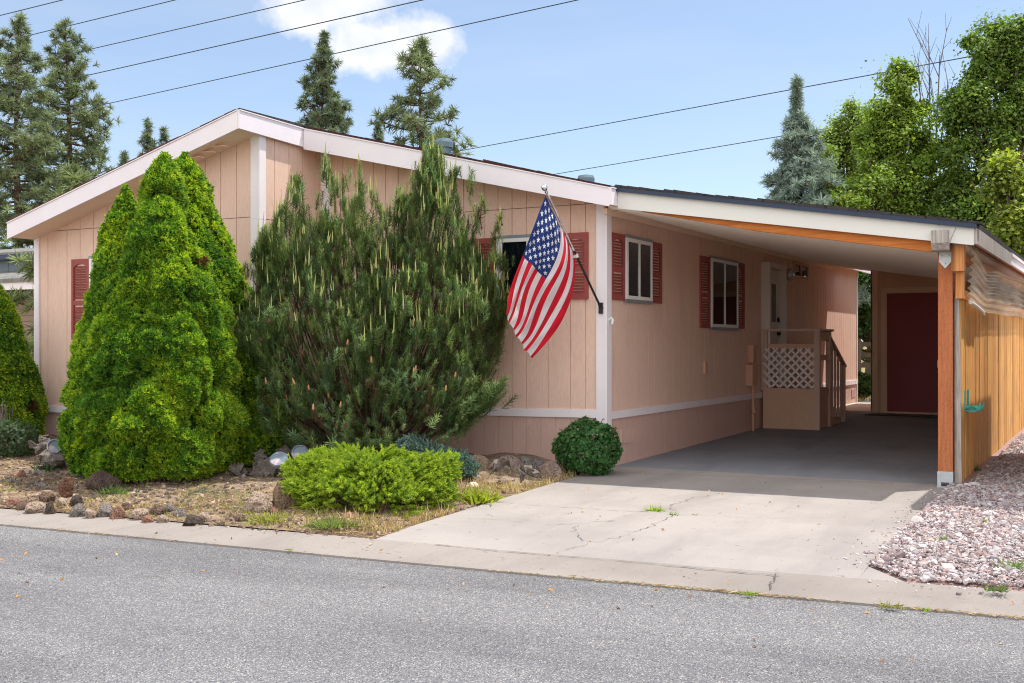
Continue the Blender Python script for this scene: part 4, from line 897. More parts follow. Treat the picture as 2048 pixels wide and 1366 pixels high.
driftwood('pale tangled root behind the blue juniper', [([(905, 918, 13.0), (915, 906, 13.0), (928, 910, 13.0), (938, 922, 13.0)], .02, .02), ([(912, 912, 13.1), (926, 904, 13.1), (936, 914, 13.0)], .02, .015), ([(920, 906, 13.0), (922, 922, 13.0)], .02, .02)], seed=7)
def plaque(label, px, py, wpx, hpx, t_, roll, seed, rim=True):
    b = at_D(px, py, t_); r = wpx / 2 * t_ / FPX; til = math.acos(min(.98, hpx / wpx)) if hpx < wpx else .15
    nrm = unit(-FWD * math.cos(til) + np.array((0, 0, math.sin(til))) + RIGHT * roll)
    g = G(); g.lathe([(r * .97, -.035), (r, -.03), (r, .012), (r * .93, .022), (r * .84, .020), (r * .80, .006 if rim else .02), (r * .4, .006 if rim else .022), (.004, .006 if rim else .022)], b, 40, axis=nrm)
    return tag(g.build('stone_plaque', M['plaque'], smooth=False, loc=b), label, 'plaque', 'round stone plaques on driftwood')
k = N('blue_grey_cast_stone'); v = k.coord(); c = k.mix(L(126, 138, 150), L(94, 108, 122), k.noise(v, 12, 5, .7)); c = k.mix(c, L(206, 186, 190), k.ramp(k.noise(v, 7, 3), [(.5, (0, 0, 0)), (.65, (.8, .8, .8))])); c = k.mix(c, L(84, 88, 92), k.ramp(k.noise(v, 40, 4, .7), [(.62, (0, 0, 0)), (.7, (.8, .8, .8))])); k.bump(k.noise(v, 30, 4), .5, .008); M['plaque'] = k.set(c, .85, 0, .2)
plaque('round stone plaque with raised rim on the left driftwood stump', 109, 893, 29, 30, 13.15, .25, 1)
plaque('flat oval looking blue grey plaque on the swirled driftwood root', 558, 919, 37, 26, 12.1, 0, 2, False)
plaque('cracked round plaque with rim, half hidden by the low spruce', 600, 906, 34, 29, 12.35, .1, 3)
# ------------------------------------------------------------------ dry grass, weeds, litter
def blade(n=1): return np.array([(-.5, 0, 0), (.5, 0, 0), (.35, .18, .55), (-.35, .18, .55), (0, .55, 1.)]), np.array([[0, 1, 2, -1], [0, 0, 0, 0]])
LQ_ = np.array([(0, -.6, 0), (.34, .0, .12), (0, .6, -.02), (-.34, .0, .12)]); LF_ = np.array([[0, 1, 2, 3]])
BV = np.array([(-.5, 0, 0), (.5, 0, 0), (.3, .15, .5), (-.3, .15, .5), (.05, .5, .95), (-.05, .5, .95)]); BF = np.array([[0, 1, 2, 3], [3, 2, 4, 5]])
def grass(g, x, y, z, h, wd, cols, lean=.5):
    n = len(x); th = rng.uniform(0, 2 * math.pi, n); d = unit(np.stack((np.cos(th) * lean * rng.uniform(0, 1, n), np.sin(th) * lean * rng.uniform(0, 1, n), np.ones(n)), 1))
    g.inst(BV, BF, np.stack((x, y, z), 1), frames(d), np.stack((wd, h, h), 1), cols)
TANS = np.array([L(214, 188, 136), L(196, 164, 112), L(226, 204, 160), L(178, 146, 104), L(190, 168, 108), L(150, 122, 88)])
GRNS = np.array([L(128, 146, 64), L(104, 132, 60), L(150, 160, 84)])
g = G(); n = 26000; x = rng.uniform(-9.5, -.02, n); y = gback(x) + .02 + rng.beta(1.1, 2.2, n) * 2.4
dn = fbm(np.stack((x, y, x * 0), 1), .7, 5); ok = (dn > .50) & (rng.uniform(0, 1, n) < .8); x, y, dn = x[ok], y[ok], dn[ok]; n = len(x)
cols = TANS[rng.integers(0, 6, n)]; gr = fbm(np.stack((x, y, x * 0), 1), .5, 9) + rng.normal(0, .08, n) > .60; cols[gr] = GRNS[rng.integers(0, 3, gr.sum())]; cols = cols * rng.uniform(.75, 1.1, (n, 1))
grass(g, x, y, zbed(x, y) - .004, rng.lognormal(math.log(.036), .5, n), rng.uniform(.004, .007, n), cols, 1.2)
# strip along the driveway edge
n = 5200; x = -rng.beta(1, 2.5, n) * 1.3 - .01; y = rng.uniform(-4.4, -.7, n); dn = fbm(np.stack((x, y, x * 0), 1), .4, 6); ok = dn > .48; x, y = x[ok], y[ok]; n = len(x)
cols = TANS[rng.integers(0, 6, n)]; gr = rng.uniform(0, 1, n) < .14; cols[gr] = GRNS[rng.integers(0, 3, gr.sum())]
grass(g, x, y, zbed(x, y) - .004, rng.lognormal(math.log(.055), .45, n), rng.uniform(.004, .008, n), cols * rng.uniform(.8, 1.1, (n, 1)), .8)
struct(g.build('dry_grass', M['dry']), 'stuff')
# litter: straw and twigs lying flat, chips of stone
g = G(); n = 9000; x = rng.uniform(-9.5, -.02, n); y = gback(x) - .03 + rng.beta(1, 1.5, n) * 3.2; z = np.where(y < gback(x) + .005, -.138, zbed(x, y) + .006)
th = rng.uniform(0, 2 * math.pi, n); d = np.stack((np.cos(th), np.sin(th), rng.normal(0, .1, n)), 1)
g.inst(BV, BF, np.stack((x, y, z), 1), frames(d), np.stack((rng.uniform(.004, .009, n), rng.uniform(.01, .03, n), rng.uniform(.03, .11, n)), 1), TANS[rng.integers(0, 6, n)] * rng.uniform(.6, 1.05, (n, 1)))
struct(g.build('straw_litter', M['dry']), 'stuff')
g = G(); n = 5200; x = rng.uniform(-9.5, -.02, n); y = gback(x) - .05 + rng.beta(1, 1.6, n) * 3.4; z = np.where(y < gback(x) + .005, -.14, zbed(x, y))
for tt in range(4):
    s_ = np.arange(n) % 4 == tt; tv, tf = rock_template(20 + tt); g.inst(tv, tf, np.stack((x[s_], y[s_], z[s_] + .004), 1), frames(unit(rng.normal(0, 1, (s_.sum(), 3)))), np.minimum(.032, rng.lognormal(math.log(.014), .5, s_.sum())), np.array([BR, BR, DK, TN, BR, DK])[rng.integers(0, 6, s_.sum())] * rng.uniform(.8, 1.2, (s_.sum(), 1)))
struct(g.build('bed_pebbles', M['tinted']), 'stuff')
# straw caught in the joint between gutter and road
g = G(); n = 1700; x = np.concatenate((rng.uniform(-8, 6, 900), rng.normal(3.3, .7, 500), rng.uniform(2, 5, 300))); y = groad(x) + rng.normal(0, .016, n); z = np.full(n, -.158); ok = fbm(np.stack((x, x * 0, x * 0), 1), .8, 31) + rng.normal(0, .12, n) > .5; x, y, z = x[ok], y[ok], z[ok]; n = len(x)
th = rng.normal(0, .7, n); d = np.stack((np.cos(th), np.sin(th), rng.uniform(-.02, .25, n)), 1)
g.inst(BV, BF, np.stack((x, y, z), 1), frames(d), np.stack((rng.uniform(.004, .008, n), rng.uniform(.004, .02, n), rng.uniform(.015, .05, n)), 1), np.array([L(206, 184, 150), L(180, 152, 120), L(150, 128, 104)])[rng.integers(0, 3, n)])
struct(g.build('joint_straw', M['dry']), 'stuff')
def weed(label, px, py, spread, h, n, col, cat='weed'):
    b = on_ground(px, py); g = G(); r = np.abs(rng.normal(0, spread, n)); th = rng.uniform(0, 2 * math.pi, n); x = b[0] + r * np.cos(th); y = b[1] + r * np.sin(th)
    zz = np.full(n, b[2]); cols = np.array(col) * rng.uniform(.7, 1.25, (n, 1)); d = unit(np.stack((np.cos(th) * .8, np.sin(th) * .8, np.full(n, .9)), 1) + rng.normal(0, .3, (n, 3)))
    d[:, 2] = np.abs(d[:, 2]) + .15
    g.inst(BV, BF, np.stack((x, y, zz), 1), frames(d), np.stack((np.full(n, h * .16), h * rng.uniform(.6, 1.1, n), h * rng.uniform(.5, 1.1, n)), 1), cols)
    for a, c_ in zip(x, y):
        if math.hypot(a - b[0], c_ - b[1]) > .01: g.beam((b[0], b[1], b[2] + .004), (a, c_, b[2] + .006), .004, .004, col=np.array(col) * .7)
    return tag(g.build('weed', M['leaf'], loc=b), label, cat, 'weeds')
GB1, GB2 = L(150, 180, 50), L(120, 150, 60)
weed('bright green weed growing in the driveway crack', 1310, 1022, .05, .07, 60, GB1); weed('tiny sprig of weed in the crack right of the big driveway weed', 1346, 1031, .02, .05, 14, GB2)
weed('smallest dull weed in the driveway joint', 1392, 1031, .02, .03, 10, L(150, 150, 90)); weed('yellow green weed clump at the edge of bed and driveway', 955, 1002, .10, .16, 220, L(160, 170, 60))
weed('small weed at the gutter edge by the road, left of the seam', 1500, 1189, .035, .035, 26, GB1); weed('dry green weed at the road edge right of the gutter seam', 1778, 1214, .06, .04, 34, L(168, 164, 90))
weed('weed at the road edge furthest right', 1852, 1221, .02, .03, 16, GB1); weed('tall grass weed at the gravel and gutter edge', 1996, 1182, .05, .07, 40, L(110, 130, 84))
weed('grey green weed among the pink gravel near its far right edge', 2030, 1135, .06, .07, 50, L(120, 150, 84)); weed('small weed in the sunny middle of the gravel', 1885, 1082, .03, .06, 22, L(130, 140, 84))
weed('green seedling on the gravel near the shadow edge', 1964, 1044, .03, .04, 24, GB1); weed('weed rooted at the foot of the board fence', 1948, 940, .05, .09, 46, L(96, 124, 60))
weed('green weed tuft beside the large shaded boulder', 232, 985, .12, .09, 110, L(132, 160, 90)); weed('bluish weed patch on bare soil under the cone spruce', 400, 985, .14, .05, 120, L(96, 120, 104))
weed('green tuft on the bed near the gutter left of the low spruce', 665, 1050, .14, .08, 160, L(130, 146, 80)); weed('yellowish grass tuft by the rough tan rock', 545, 1040, .16, .09, 170, L(160, 160, 84))
weed('green plant at the base of the left driftwood stump', 90, 945, .07, .16, 60, L(58, 92, 48)); weed('grey green weed in the concrete joint at the road', 580, 1101, .02, .03, 12, GB1)

g = G(); n = 150; x = np.concatenate((rng.uniform(-4, 5, 60), rng.uniform(.1, 3.7, 50), rng.uniform(-3, 5, 40))); y = np.concatenate((groad(x[:60]) - np.abs(rng.normal(0, .9, 60)), rng.uniform(-4.3, -.3, 50), groad(x[110:]) + rng.uniform(.02, .7, 40)))
z = np.where(y < groad(x), -.155, np.where(y < gback(x), -.132, zdrive(y) + .012)); z[:60] = np.interp(groad(x[:60]) - y[:60], [0, .5, 3.5], [-.166, -.160, -.105])
g.inst(LQ_, LF_, np.stack((x, y, z), 1), frames(unit(rng.normal(0, .5, (n, 3)) + (0, 0, 1))), rng.uniform(.012, .034, n), np.array([L(196, 140, 84), L(150, 110, 80), L(210, 176, 124), L(120, 92, 74)])[rng.integers(0, 4, n)])
struct(g.build('fallen_leaves', M['dry']), 'stuff')
# ------------------------------------------------------------------ conifers with dense clipped-looking faces
def tuft_template(n, spread, wd, seed, bend=.0):
    r = np.random.default_rng(seed); V = []; F = []
    for j in range(n):
        th = r.uniform(0, 2 * math.pi); ph = spread * math.sqrt(r.uniform(.02, 1)); d = np.array((math.sin(ph) * math.cos(th), math.sin(ph) * math.sin(th), math.cos(ph))); l = r.uniform(.75, 1.1)
        s = unit(np.cross(d, r.normal(0, 1, 3))); b = len(V); V += [d * .08 - s * wd / 2, d * .08 + s * wd / 2, d * l * .7 + s * wd * .4, d * l]; F += [[b, b + 1, b + 2, b + 3]]
    return np.array(V), np.array(F)
TIPC = np.array([.55, .55, 1, 1.25])
def dwarf_spruce(label, apex, base_px, t_, rpx, n, seed, prof=None, lumps=.13, depthk=1.0, zb=None):
    A = at_D(apex[0], apex[1], t_); B = at_D(base_px[0], base_px[1], t_); z0 = zb if zb is not None else gz(B[0], B[1]) + .02
    H = A[2] - z0; R = rpx * t_ / FPX
    ax0 = np.array((B[0], B[1], z0)); lean = np.array((A[0] - B[0], A[1] - B[1], 0))
    prof = prof or [(0, .80), (.06, .93), (.18, 1.0), (.4, .86), (.6, .66), (.78, .43), (.9, .24), (.97, .10), (1, .0)]
    ps, pr_ = zip(*prof)
    def surf(s, th):
        r = R * np.interp(s, ps, pr_); rd = np.stack((np.cos(th), np.sin(th), th * 0), -1)
        p = ax0 + lean * s[:, None] + rd * r[:, None] + np.stack((s * 0, s * 0, s * H), -1)
        q = p * np.array((1, 1, .8)); bl = np.clip(np.abs(vnoise(q, .55, seed) - .5) * 3.4, 0, 1) ** .6; b2 = np.clip(np.abs(vnoise(q, .24, seed + 5) - .5) * 3.4, 0, 1) ** .6; b3 = vnoise(q, .10, seed + 7)
        dsp = lumps * (.95 * bl - .70) + lumps * .55 * (b2 - .6) + lumps * .45 * (b3 - .5)
        dsp = dsp * (1 - .45 * s); surf.h = bl * .55 + b2 * .45
        return p + rd * (dsp * np.clip(r / (R * .35), .25, 1))[:, None], rd
    o = thing('dwarf_spruce', label, 'spruce', ax0, 'dense cone shaped spruces')
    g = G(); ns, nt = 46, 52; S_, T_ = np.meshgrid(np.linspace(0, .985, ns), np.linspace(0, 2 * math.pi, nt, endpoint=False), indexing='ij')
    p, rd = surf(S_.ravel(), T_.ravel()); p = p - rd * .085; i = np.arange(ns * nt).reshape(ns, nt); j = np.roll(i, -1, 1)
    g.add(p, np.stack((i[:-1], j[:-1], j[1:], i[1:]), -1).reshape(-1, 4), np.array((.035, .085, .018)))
    s = []
    while len(s) < n:
        c_ = rng.uniform(0, 1, n); s += list(c_[rng.uniform(0, 1, n) < np.interp(c_, ps, pr_) + .04])
    s = np.array(s[:n]); th = rng.uniform(0, 2 * math.pi, n); p, rd = surf(s, th); kp = rng.uniform(0, 1, n) < np.clip((surf.h - .12) * 2.6, .10, 1); s, th, p, rd = s[kp], th[kp], p[kp], rd[kp]; n = len(s); p = p + rd * rng.normal(0, .012, (n, 1))
    e = .012; pa, _ = surf(np.clip(s + e, 0, 1), th); pb, _ = surf(s, th + e * 1.5); nn = unit(np.cross(pb - p, pa - p)); nn = np.where((nn * rd).sum(1, keepdims=True) < 0, -nn, nn)
    d = unit(nn * .7 + rd * .3 + np.array((0, 0, .40)) + rng.normal(0, .38, (n, 3)))
    base = np.array((.065, .165, .024)); fresh = np.array((.50, .60, .040)); mid = np.array((.17, .33, .028))
    pat = fbm(p, .5, seed + 11)[:, None]; f_ = np.clip(rng.beta(1.0, 1.25, (n, 1)) + (pat - .5) * 1.5, 0, 1)
    col = np.where(f_ < .45, base + (mid - base) * f_ / .45, mid + (fresh - mid) * (f_ - .45) / .55); br_ = fbm(p, .30, seed + 21) > .78; col[br_] = np.array((.16, .085, .03)) * rng.uniform(.6, 1.3, (br_.sum(), 1))
    for q in range(3):
        m = np.arange(n) % 3 == q; tv, tf = tuft_template(8, 1.0, .36, seed + q)
        g.inst(tv, tf, p[m] - d[m] * .018, frames(d[m]), rng.uniform(.034, .056, m.sum()), col[m], 0, np.tile(TIPC, 8)[:, None] * np.ones(3))
    g.build('foliage', M['soft'], o)
    g = G(); g.tube([ax0 - (0, 0, .06), ax0 + (0, 0, H * .6)], [.09, .03], 8); g.build('trunk', M['bark_grey'], o)
    return o
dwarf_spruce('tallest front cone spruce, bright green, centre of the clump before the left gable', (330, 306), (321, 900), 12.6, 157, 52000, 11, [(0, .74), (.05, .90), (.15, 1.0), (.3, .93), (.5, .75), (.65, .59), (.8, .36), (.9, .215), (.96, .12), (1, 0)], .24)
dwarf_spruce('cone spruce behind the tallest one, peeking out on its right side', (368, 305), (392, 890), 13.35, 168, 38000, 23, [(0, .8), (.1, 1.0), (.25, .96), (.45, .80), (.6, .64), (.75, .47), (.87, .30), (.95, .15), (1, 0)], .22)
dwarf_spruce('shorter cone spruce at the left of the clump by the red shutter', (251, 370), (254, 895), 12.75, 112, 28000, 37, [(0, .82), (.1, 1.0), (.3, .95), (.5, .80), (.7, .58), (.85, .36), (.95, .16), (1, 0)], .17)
dwarf_spruce('low rounded spruce filling the gap between cone clump and mugo pine', (520, 740), (515, 895), 13.2, 60, 7000, 41, [(0, .7), (.2, 1.0), (.5, .9), (.8, .55), (.95, .22), (1, 0)], .12)
dwarf_spruce('dark green cone spruce at the left edge, before the neighbour house', (-12, 560), (4, 868), 15.6, 84, 16000, 53, [(0, .8), (.1, 1.0), (.3, .93), (.5, .78), (.7, .55), (.85, .33), (.95, .14), (1, 0)], .13)
# ------------------------------------------------------------------ mugo pine
def shoot_template(n, ang, ln, wd, seed, stem=.012, fall=.45):
    r = np.random.default_rng(seed); V = []; F = []
    for j in range(n):
        z = (j + .5) / n; th = j * 2.39996 + r.uniform(-.4, .4); a = ang * r.uniform(.75, 1.2) * (1 - fall * z); d = np.array((math.sin(a) * math.cos(th), math.sin(a) * math.sin(th), math.cos(a)))
        s = unit(np.cross(d, (0.1, .2, 1))); b0 = np.array((0, 0, z)); b = len(V); l = ln * r.uniform(.8, 1.15)
        V += [b0 - s * wd / 2, b0 + s * wd / 2, b0 + d * l * .6 + s * wd * .45, b0 + d * l]; F.append([b, b + 1, b + 2, b + 3])
    b = len(V); V += [(stem, 0, 0), (-stem / 2, stem * .87, 0), (-stem / 2, -stem * .87, 0), (stem * .6, 0, 1), (-stem * .3, stem * .5, 1), (-stem * .3, -stem * .5, 1)]
    F += [[b, b + 1, b + 4, b + 3], [b + 1, b + 2, b + 5, b + 4], [b + 2, b, b + 3, b + 5]]
    return np.array(V, float), np.array(F)
bc = at_Y(735, 890, -1.35); bc[2] = gz(bc[0], bc[1]); tb = (bc - CAM) @ FWD
mp = thing('mugo_pine', 'big bushy mugo pine with upright candles before the right gable', 'pine', bc)
SX = lambda a: 738 + (np.asarray(a, float) - 738) * .925
ex = SX([462, 480, 500, 520, 555, 590, 620, 660, 700, 740, 780, 815, 840, 865, 885, 905, 940, 980, 1000, 1016]); ey = np.array([640, 590, 520, 465, 420, 420, 430, 410, 405, 435, 430, 410, 375, 350, 390, 440, 450, 480, 540, 610])
bx_ = SX([462, 490, 540, 620, 820, 900, 950, 985, 1000, 1016]); by_ = np.array([700, 770, 850, 890, 890, 862, 835, 790, 700, 640])
N_ = 9000; px = rng.uniform(484, 993, N_); xn = (px - 738) / 258; Dm = 1.12 * np.sqrt(np.clip(1 - xn ** 2, .03, 1)); dn = rng.uniform(-1, .85, N_)
top = 688 - np.interp(px, ex, ey); bot = 688 - np.interp(px, bx_, by_); topd = bot + (top - bot) * (1 - .45 * np.abs(dn) ** 2.2)
hh = rng.beta(1.25, .95, N_); yy = bot + (topd - bot) * hh
shell = (dn < -.45) | (hh > .72) | (np.abs(xn) > .8); keep = shell | (rng.uniform(0, 1, N_) < .35); px, xn, Dm, dn, hh, yy = (q[keep] for q in (px, xn, Dm, dn, hh, yy)); LDR = [(590, 345), (607, 356), (574, 388), (560, 425), (545, 440), (640, 388), (660, 338), (676, 372), (700, 338), (716, 350), (742, 376), (765, 398), (800, 362), (818, 372), (835, 330), (850, 312), (865, 282), (876, 318), (888, 332), (902, 342), (920, 395), (940, 366), (956, 412), (970, 405), (986, 422), (520, 500), (505, 545), (488, 600), (1000, 500), (534, 470), (856, 300), (870, 296), (848, 340), (882, 345), (862, 330), (842, 365)]
for lx, ly in LDR:
    m_ = 34; q_ = rng.beta(1.1, 1.6, m_); wj = 5 + 17 * q_; px = np.concatenate((px, lx + rng.normal(0, .55, m_) * wj)); dl = rng.uniform(-.75, .1); dn = np.concatenate((dn, np.full(m_, dl) + rng.normal(0, .05, m_)))
    ytop = 688 - ly; yy = np.concatenate((yy, ytop - q_ * 150)); hh = np.concatenate((hh, np.clip(1 - q_ * .25, 0, 1)))
xn = (px - 738) / 262; Dm = 1.12 * np.sqrt(np.clip(1 - xn ** 2, .03, 1)); n = len(px)
yy = yy + np.where((hh > .9) & (rng.uniform(0, 1, n) < .2), rng.uniform(0, 18, n), 0)
tt = tb + dn * Dm; P = CAM + (RIGHT[None] * ((px - 1024) / FPX)[:, None] + FWD[None]) * tb + FWD[None] * (dn * Dm)[:, None] + np.array((0, 0, 1.)) * (yy / FPX * tb)[:, None]
outw = unit(P - (bc + (0, 0, .5))); P = P + (np.stack([vnoise(P, .3, 70 + a) for a in range(3)], 1) - .5) * np.array((.34, .34, .42)); d = unit(outw * (.55 * (1 - hh) + .06)[:, None] + np.array((0, 0, 1.)) * (.6 + .6 * hh)[:, None] + rng.normal(0, .22, (n, 3)))
ln_ = rng.lognormal(math.log(.125), .30, n); g = G(); base = np.array((.135, .205, .068)); col = base * rng.uniform(.55, 1.6, (n, 1)) * np.array((1.08, 1, 1)); bl = rng.uniform(0, 1, n) < .25; col[bl] *= np.array((.85, 1.0, 1.35)); dd_b = fbm(P, .25, 77) > .74; col[dd_b] = np.array((.15, .10, .05)) * rng.uniform(.6, 1.3, (dd_b.sum(), 1))
for q in range(4):
    m = np.arange(n) % 4 == q; tv, tf = shoot_template(44, 1.25, .42, .050, 60 + q, .02, .3); g.inst(tv, tf, P[m] - d[m] * ln_[m][:, None], frames(d[m]), ln_[m], col[m])
g.build('foliage', M['needle'], mp)
g = G()
for j in rng.choice(n, 190, replace=False):
    a = bc + np.array((rng.normal(0, .16), rng.normal(0, .12), -.02)); e_ = P[j]; c_ = a + (e_ - a) * .45 * np.array((1.25, 1.25, .75)); s_ = np.linspace(0, 1, 8)[:, None]
    g.tube((1 - s_) ** 2 * a + 2 * s_ * (1 - s_) * c_ + s_ ** 2 * e_, np.linspace(rng.uniform(.012, .03), .004, 8), 5)
g.build('branches', M['bark_pine'], mp)
# candles: pale new shoots standing up from the tips
tipm = np.where(((hh > .55) & (dn < .1)) | (hh > .85))[0]; pw = hh[tipm] ** 3; tipm = rng.choice(tipm, min(620, len(tipm)), replace=False, p=pw / pw.sum())
CV = []; CF = []
for k_, (r_, z_) in enumerate(((.5, 0), (.55, .3), (.42, .75), (.12, 1.))):
    for j in range(6): CV.append((r_ * math.cos(j * math.pi / 3), r_ * math.sin(j * math.pi / 3), z_))
for k_ in range(3):
    for j in range(6): CF.append([k_ * 6 + j, k_ * 6 + (j + 1) % 6, k_ * 6 + 6 + (j + 1) % 6, k_ * 6 + 6 + j])
pos = np.repeat(P[tipm], 3, 0); m_ = len(pos); first = np.tile([1, 0, 0], len(tipm)).astype(bool); keepc = first | (rng.uniform(0, 1, m_) < .45)
cl = np.where(first, rng.uniform(.09, .19, m_), rng.uniform(.04, .10, m_)) * np.repeat(np.clip(hh[tipm] * 1.25, .4, 1.15), 3); offs = np.where(first[:, None], 0, rng.normal(0, .016, (m_, 3)))
dd2 = unit(np.array((0, 0, 1.)) * 1.0 + np.repeat(d[tipm], 3, 0) * .35 + np.where(first[:, None], .04, .22) * rng.normal(0, 1, (m_, 3)))
cc_ = np.array([L(176, 182, 108), L(150, 164, 86), L(188, 186, 126), L(166, 158, 98)])[rng.integers(0, 4, m_)]
g = G(); g.inst(np.array(CV), np.array(CF), (pos + offs - np.array((0, 0, .01)))[keepc], frames(dd2[keepc]), np.stack((np.full(m_, .011), np.full(m_, .011), cl), 1)[keepc], cc_[keepc])
tv, tf = shoot_template(30, .35, .12, .012, 99); tv = tv * np.array((1, 1, 1)); g.inst(tv, tf, (pos + offs)[keepc & first], frames(dd2[keepc & first]), cl[keepc & first], cc_[keepc & first] * .8)
mlow = rng.choice(np.where((dn < -.3) & (hh > .15) & (hh < .75))[0], 60, replace=False)
g.inst(np.array(CV), np.array(CF), P[mlow], frames(unit(d[mlow] + (0, 0, .8))), np.stack((np.full(60, .022), np.full(60, .022), rng.uniform(.05, .08, 60)), 1), np.array([L(204, 134, 96), L(186, 124, 92), L(212, 156, 112)])[rng.integers(0, 3, 60)])
struct(g.build('candles', M['tinted'], mp), 'stuff')
tv, tf = rock_template(77, 2); mc = rng.choice(np.where((dn < -.2) & (hh > .3))[0], 95, replace=False)
g = G(); g.inst(tv, tf, P[mc] - d[mc] * .1 - FWD * .03, frames(d[mc]), np.tile([.024, .024, .030], (95, 1)) * rng.uniform(.7, 1.15, (95, 1)), np.array(L(84, 52, 40)) * rng.uniform(.5, 1.1, (95, 1))); struct(g.build('old_cones', M['tinted'], mp), 'stuff')
# one long low branch reaching right under the band
g = G(); a = at_D(860, 872, 13.0); b = at_D(982, 792, 12.7); Q = [a, a + (b - a) * .5 + np.array((0, 0, -.06)), b]; g.tube(Q, [.02, .014, .005], 6); g.build('low_branch', M['bark_pine'], mp)
s_ = rng.uniform(.2, 1, 110); p = a + (b - a) * s_[:, None] + np.array((0, 0, -.06)) * (1 - (2 * s_ - 1) ** 2)[:, None] + rng.normal(0, .06, (110, 3)); d2 = unit(unit(b - a) + np.array((0, 0, .45)) + rng.normal(0, .3, (110, 3))); tv, tf = shoot_template(44, 1.25, .42, .05, 61, .02, .3); g = G(); g.inst(tv, tf, p, frames(d2), rng.uniform(.14, .24, 110), base * rng.uniform(.7, 1.5, (110, 1))); g.build('foliage', M['needle'], mp)
# ------------------------------------------------------------------ low nest spruce, juniper, leafy bushes
def mound(name, label, cat, base_px, t_, env_top, env_bot, x0, x1, depth, n, colf, tmpl, ln, mat, dirf, group=None, stems=40, tipc=None):
    bx0, bz = base_px; B = at_D(bx0, bz, t_); B[2] = gz(B[0], B[1])
    o = thing(name, label, cat, B, group); px = rng.uniform(x0, x1, n); xc, hw = (x0 + x1) / 2, (x1 - x0) / 2; xn = (px - xc) / hw
    D_ = depth * np.sqrt(np.clip(1 - xn ** 2, .04, 1)); dn = rng.uniform(-1, .9, n)
    top = 688 - np.interp(px, *env_top); bot = 688 - np.interp(px, *env_bot); td = bot + (top - bot) * np.sqrt(np.clip(1 - .82 * dn ** 2, .05, 1)); h = np.where(rng.uniform(0, 1, n) < .72, rng.uniform(.72, 1, n), rng.uniform(0.0, 1, n)); y = bot + (td - bot) * h
    P = CAM + (RIGHT[None] * ((px - 1024) / FPX)[:, None] + FWD[None]) * t_ + FWD[None] * (dn * D_)[:, None] + np.array((0, 0, 1.)) * (y / FPX * t_)[:, None]
    P += (np.stack([vnoise(P, .20, 90 + a) for a in range(3)], 1) - .5) * np.array((.24, .24, .26))
    ow = unit((P - B) * np.array((1, 1, 0)) + 1e-6); d = dirf(ow, h, n); g = G(); tv0 = None
    for q in range(3):
        m = np.arange(n) % 3 == q; tv, tf = tmpl(q); g.inst(tv, tf, P[m], frames(d[m]), rng.uniform(*ln, m.sum()), colf(P[m], h[m], m.sum()), 0, tipc)
    g.build('foliage', mat, o)
    g = G()
    for j in rng.choice(n, stems, replace=False):
        a = B + np.array((rng.normal(0, .05), rng.normal(0, .05), 0)); e_ = P[j]; g.tube([a, a + (e_ - a) * .5 + np.array((0, 0, .04)), e_], [.010, .007, .003], 5)
    g.build('stems', M['bark_grey'], o); return o
def nest_col(P, h, n):
    f = np.clip(rng.beta(1.6, 1.4, (n, 1)), 0, 1); return np.array((.13, .23, .03)) * (1 - f) + np.array((.42, .52, .04)) * f
mound('nest_spruce', 'low spreading yellow green spruce beside the driveway', 'spruce', (742, 960), 10.75, ([570, 590, 620, 660, 700, 740, 800, 840, 870, 895, 918], [975, 940, 922, 918, 906, 909, 918, 926, 934, 952, 980]), ([570, 600, 650, 740, 850, 890, 918], [985, 1012, 1020, 1026, 1012, 1000, 978]), 592, 896, .56, 6000, nest_col,
      lambda q: shoot_template(26, 1.15, .26, .10, 120 + q, .03), (.07, .14), M['soft'], lambda ow, h, n: unit(ow * 1.0 + np.array((0, 0, .42)) * (h[:, None] + .1) + rng.normal(0, .42, (n, 3)) * np.array((1, 1, .7))), stems=60)
mound('blue_juniper', 'blue grey juniper behind the low yellow green spruce', 'juniper', (868, 950), 12.2, ([795, 820, 850, 880, 905, 925, 942], [905, 884, 893, 905, 915, 908, 935]), ([795, 850, 942], [930, 955, 962]), 798, 940, .40, 3200,
      lambda P, h, n: np.array((.115, .185, .165)) * rng.uniform(.65, 1.35, (n, 1)), lambda q: shoot_template(26, .8, .3, .10, 140 + q, .03), (.05, .10), M['needle'], lambda ow, h, n: unit(ow * .7 + np.array((0, 0, .8)) + rng.normal(0, .4, (n, 3))), stems=30)
def lobed():
    ang = np.linspace(-2.5, 2.5, 11); r = np.array([.45, .9, .6, 1.0, .65, 1.1, .65, 1.0, .6, .9, .45]); V = [(0, 0, 0)] + [(r[j] * math.sin(ang[j]) * .62, r[j] * math.cos(ang[j]) * .62 + .2, .05 * (j % 2)) for j in range(11)]
    return np.array(V), np.array([[0, j + 1, j + 2] for j in range(10)])
LV, LF = lobed()
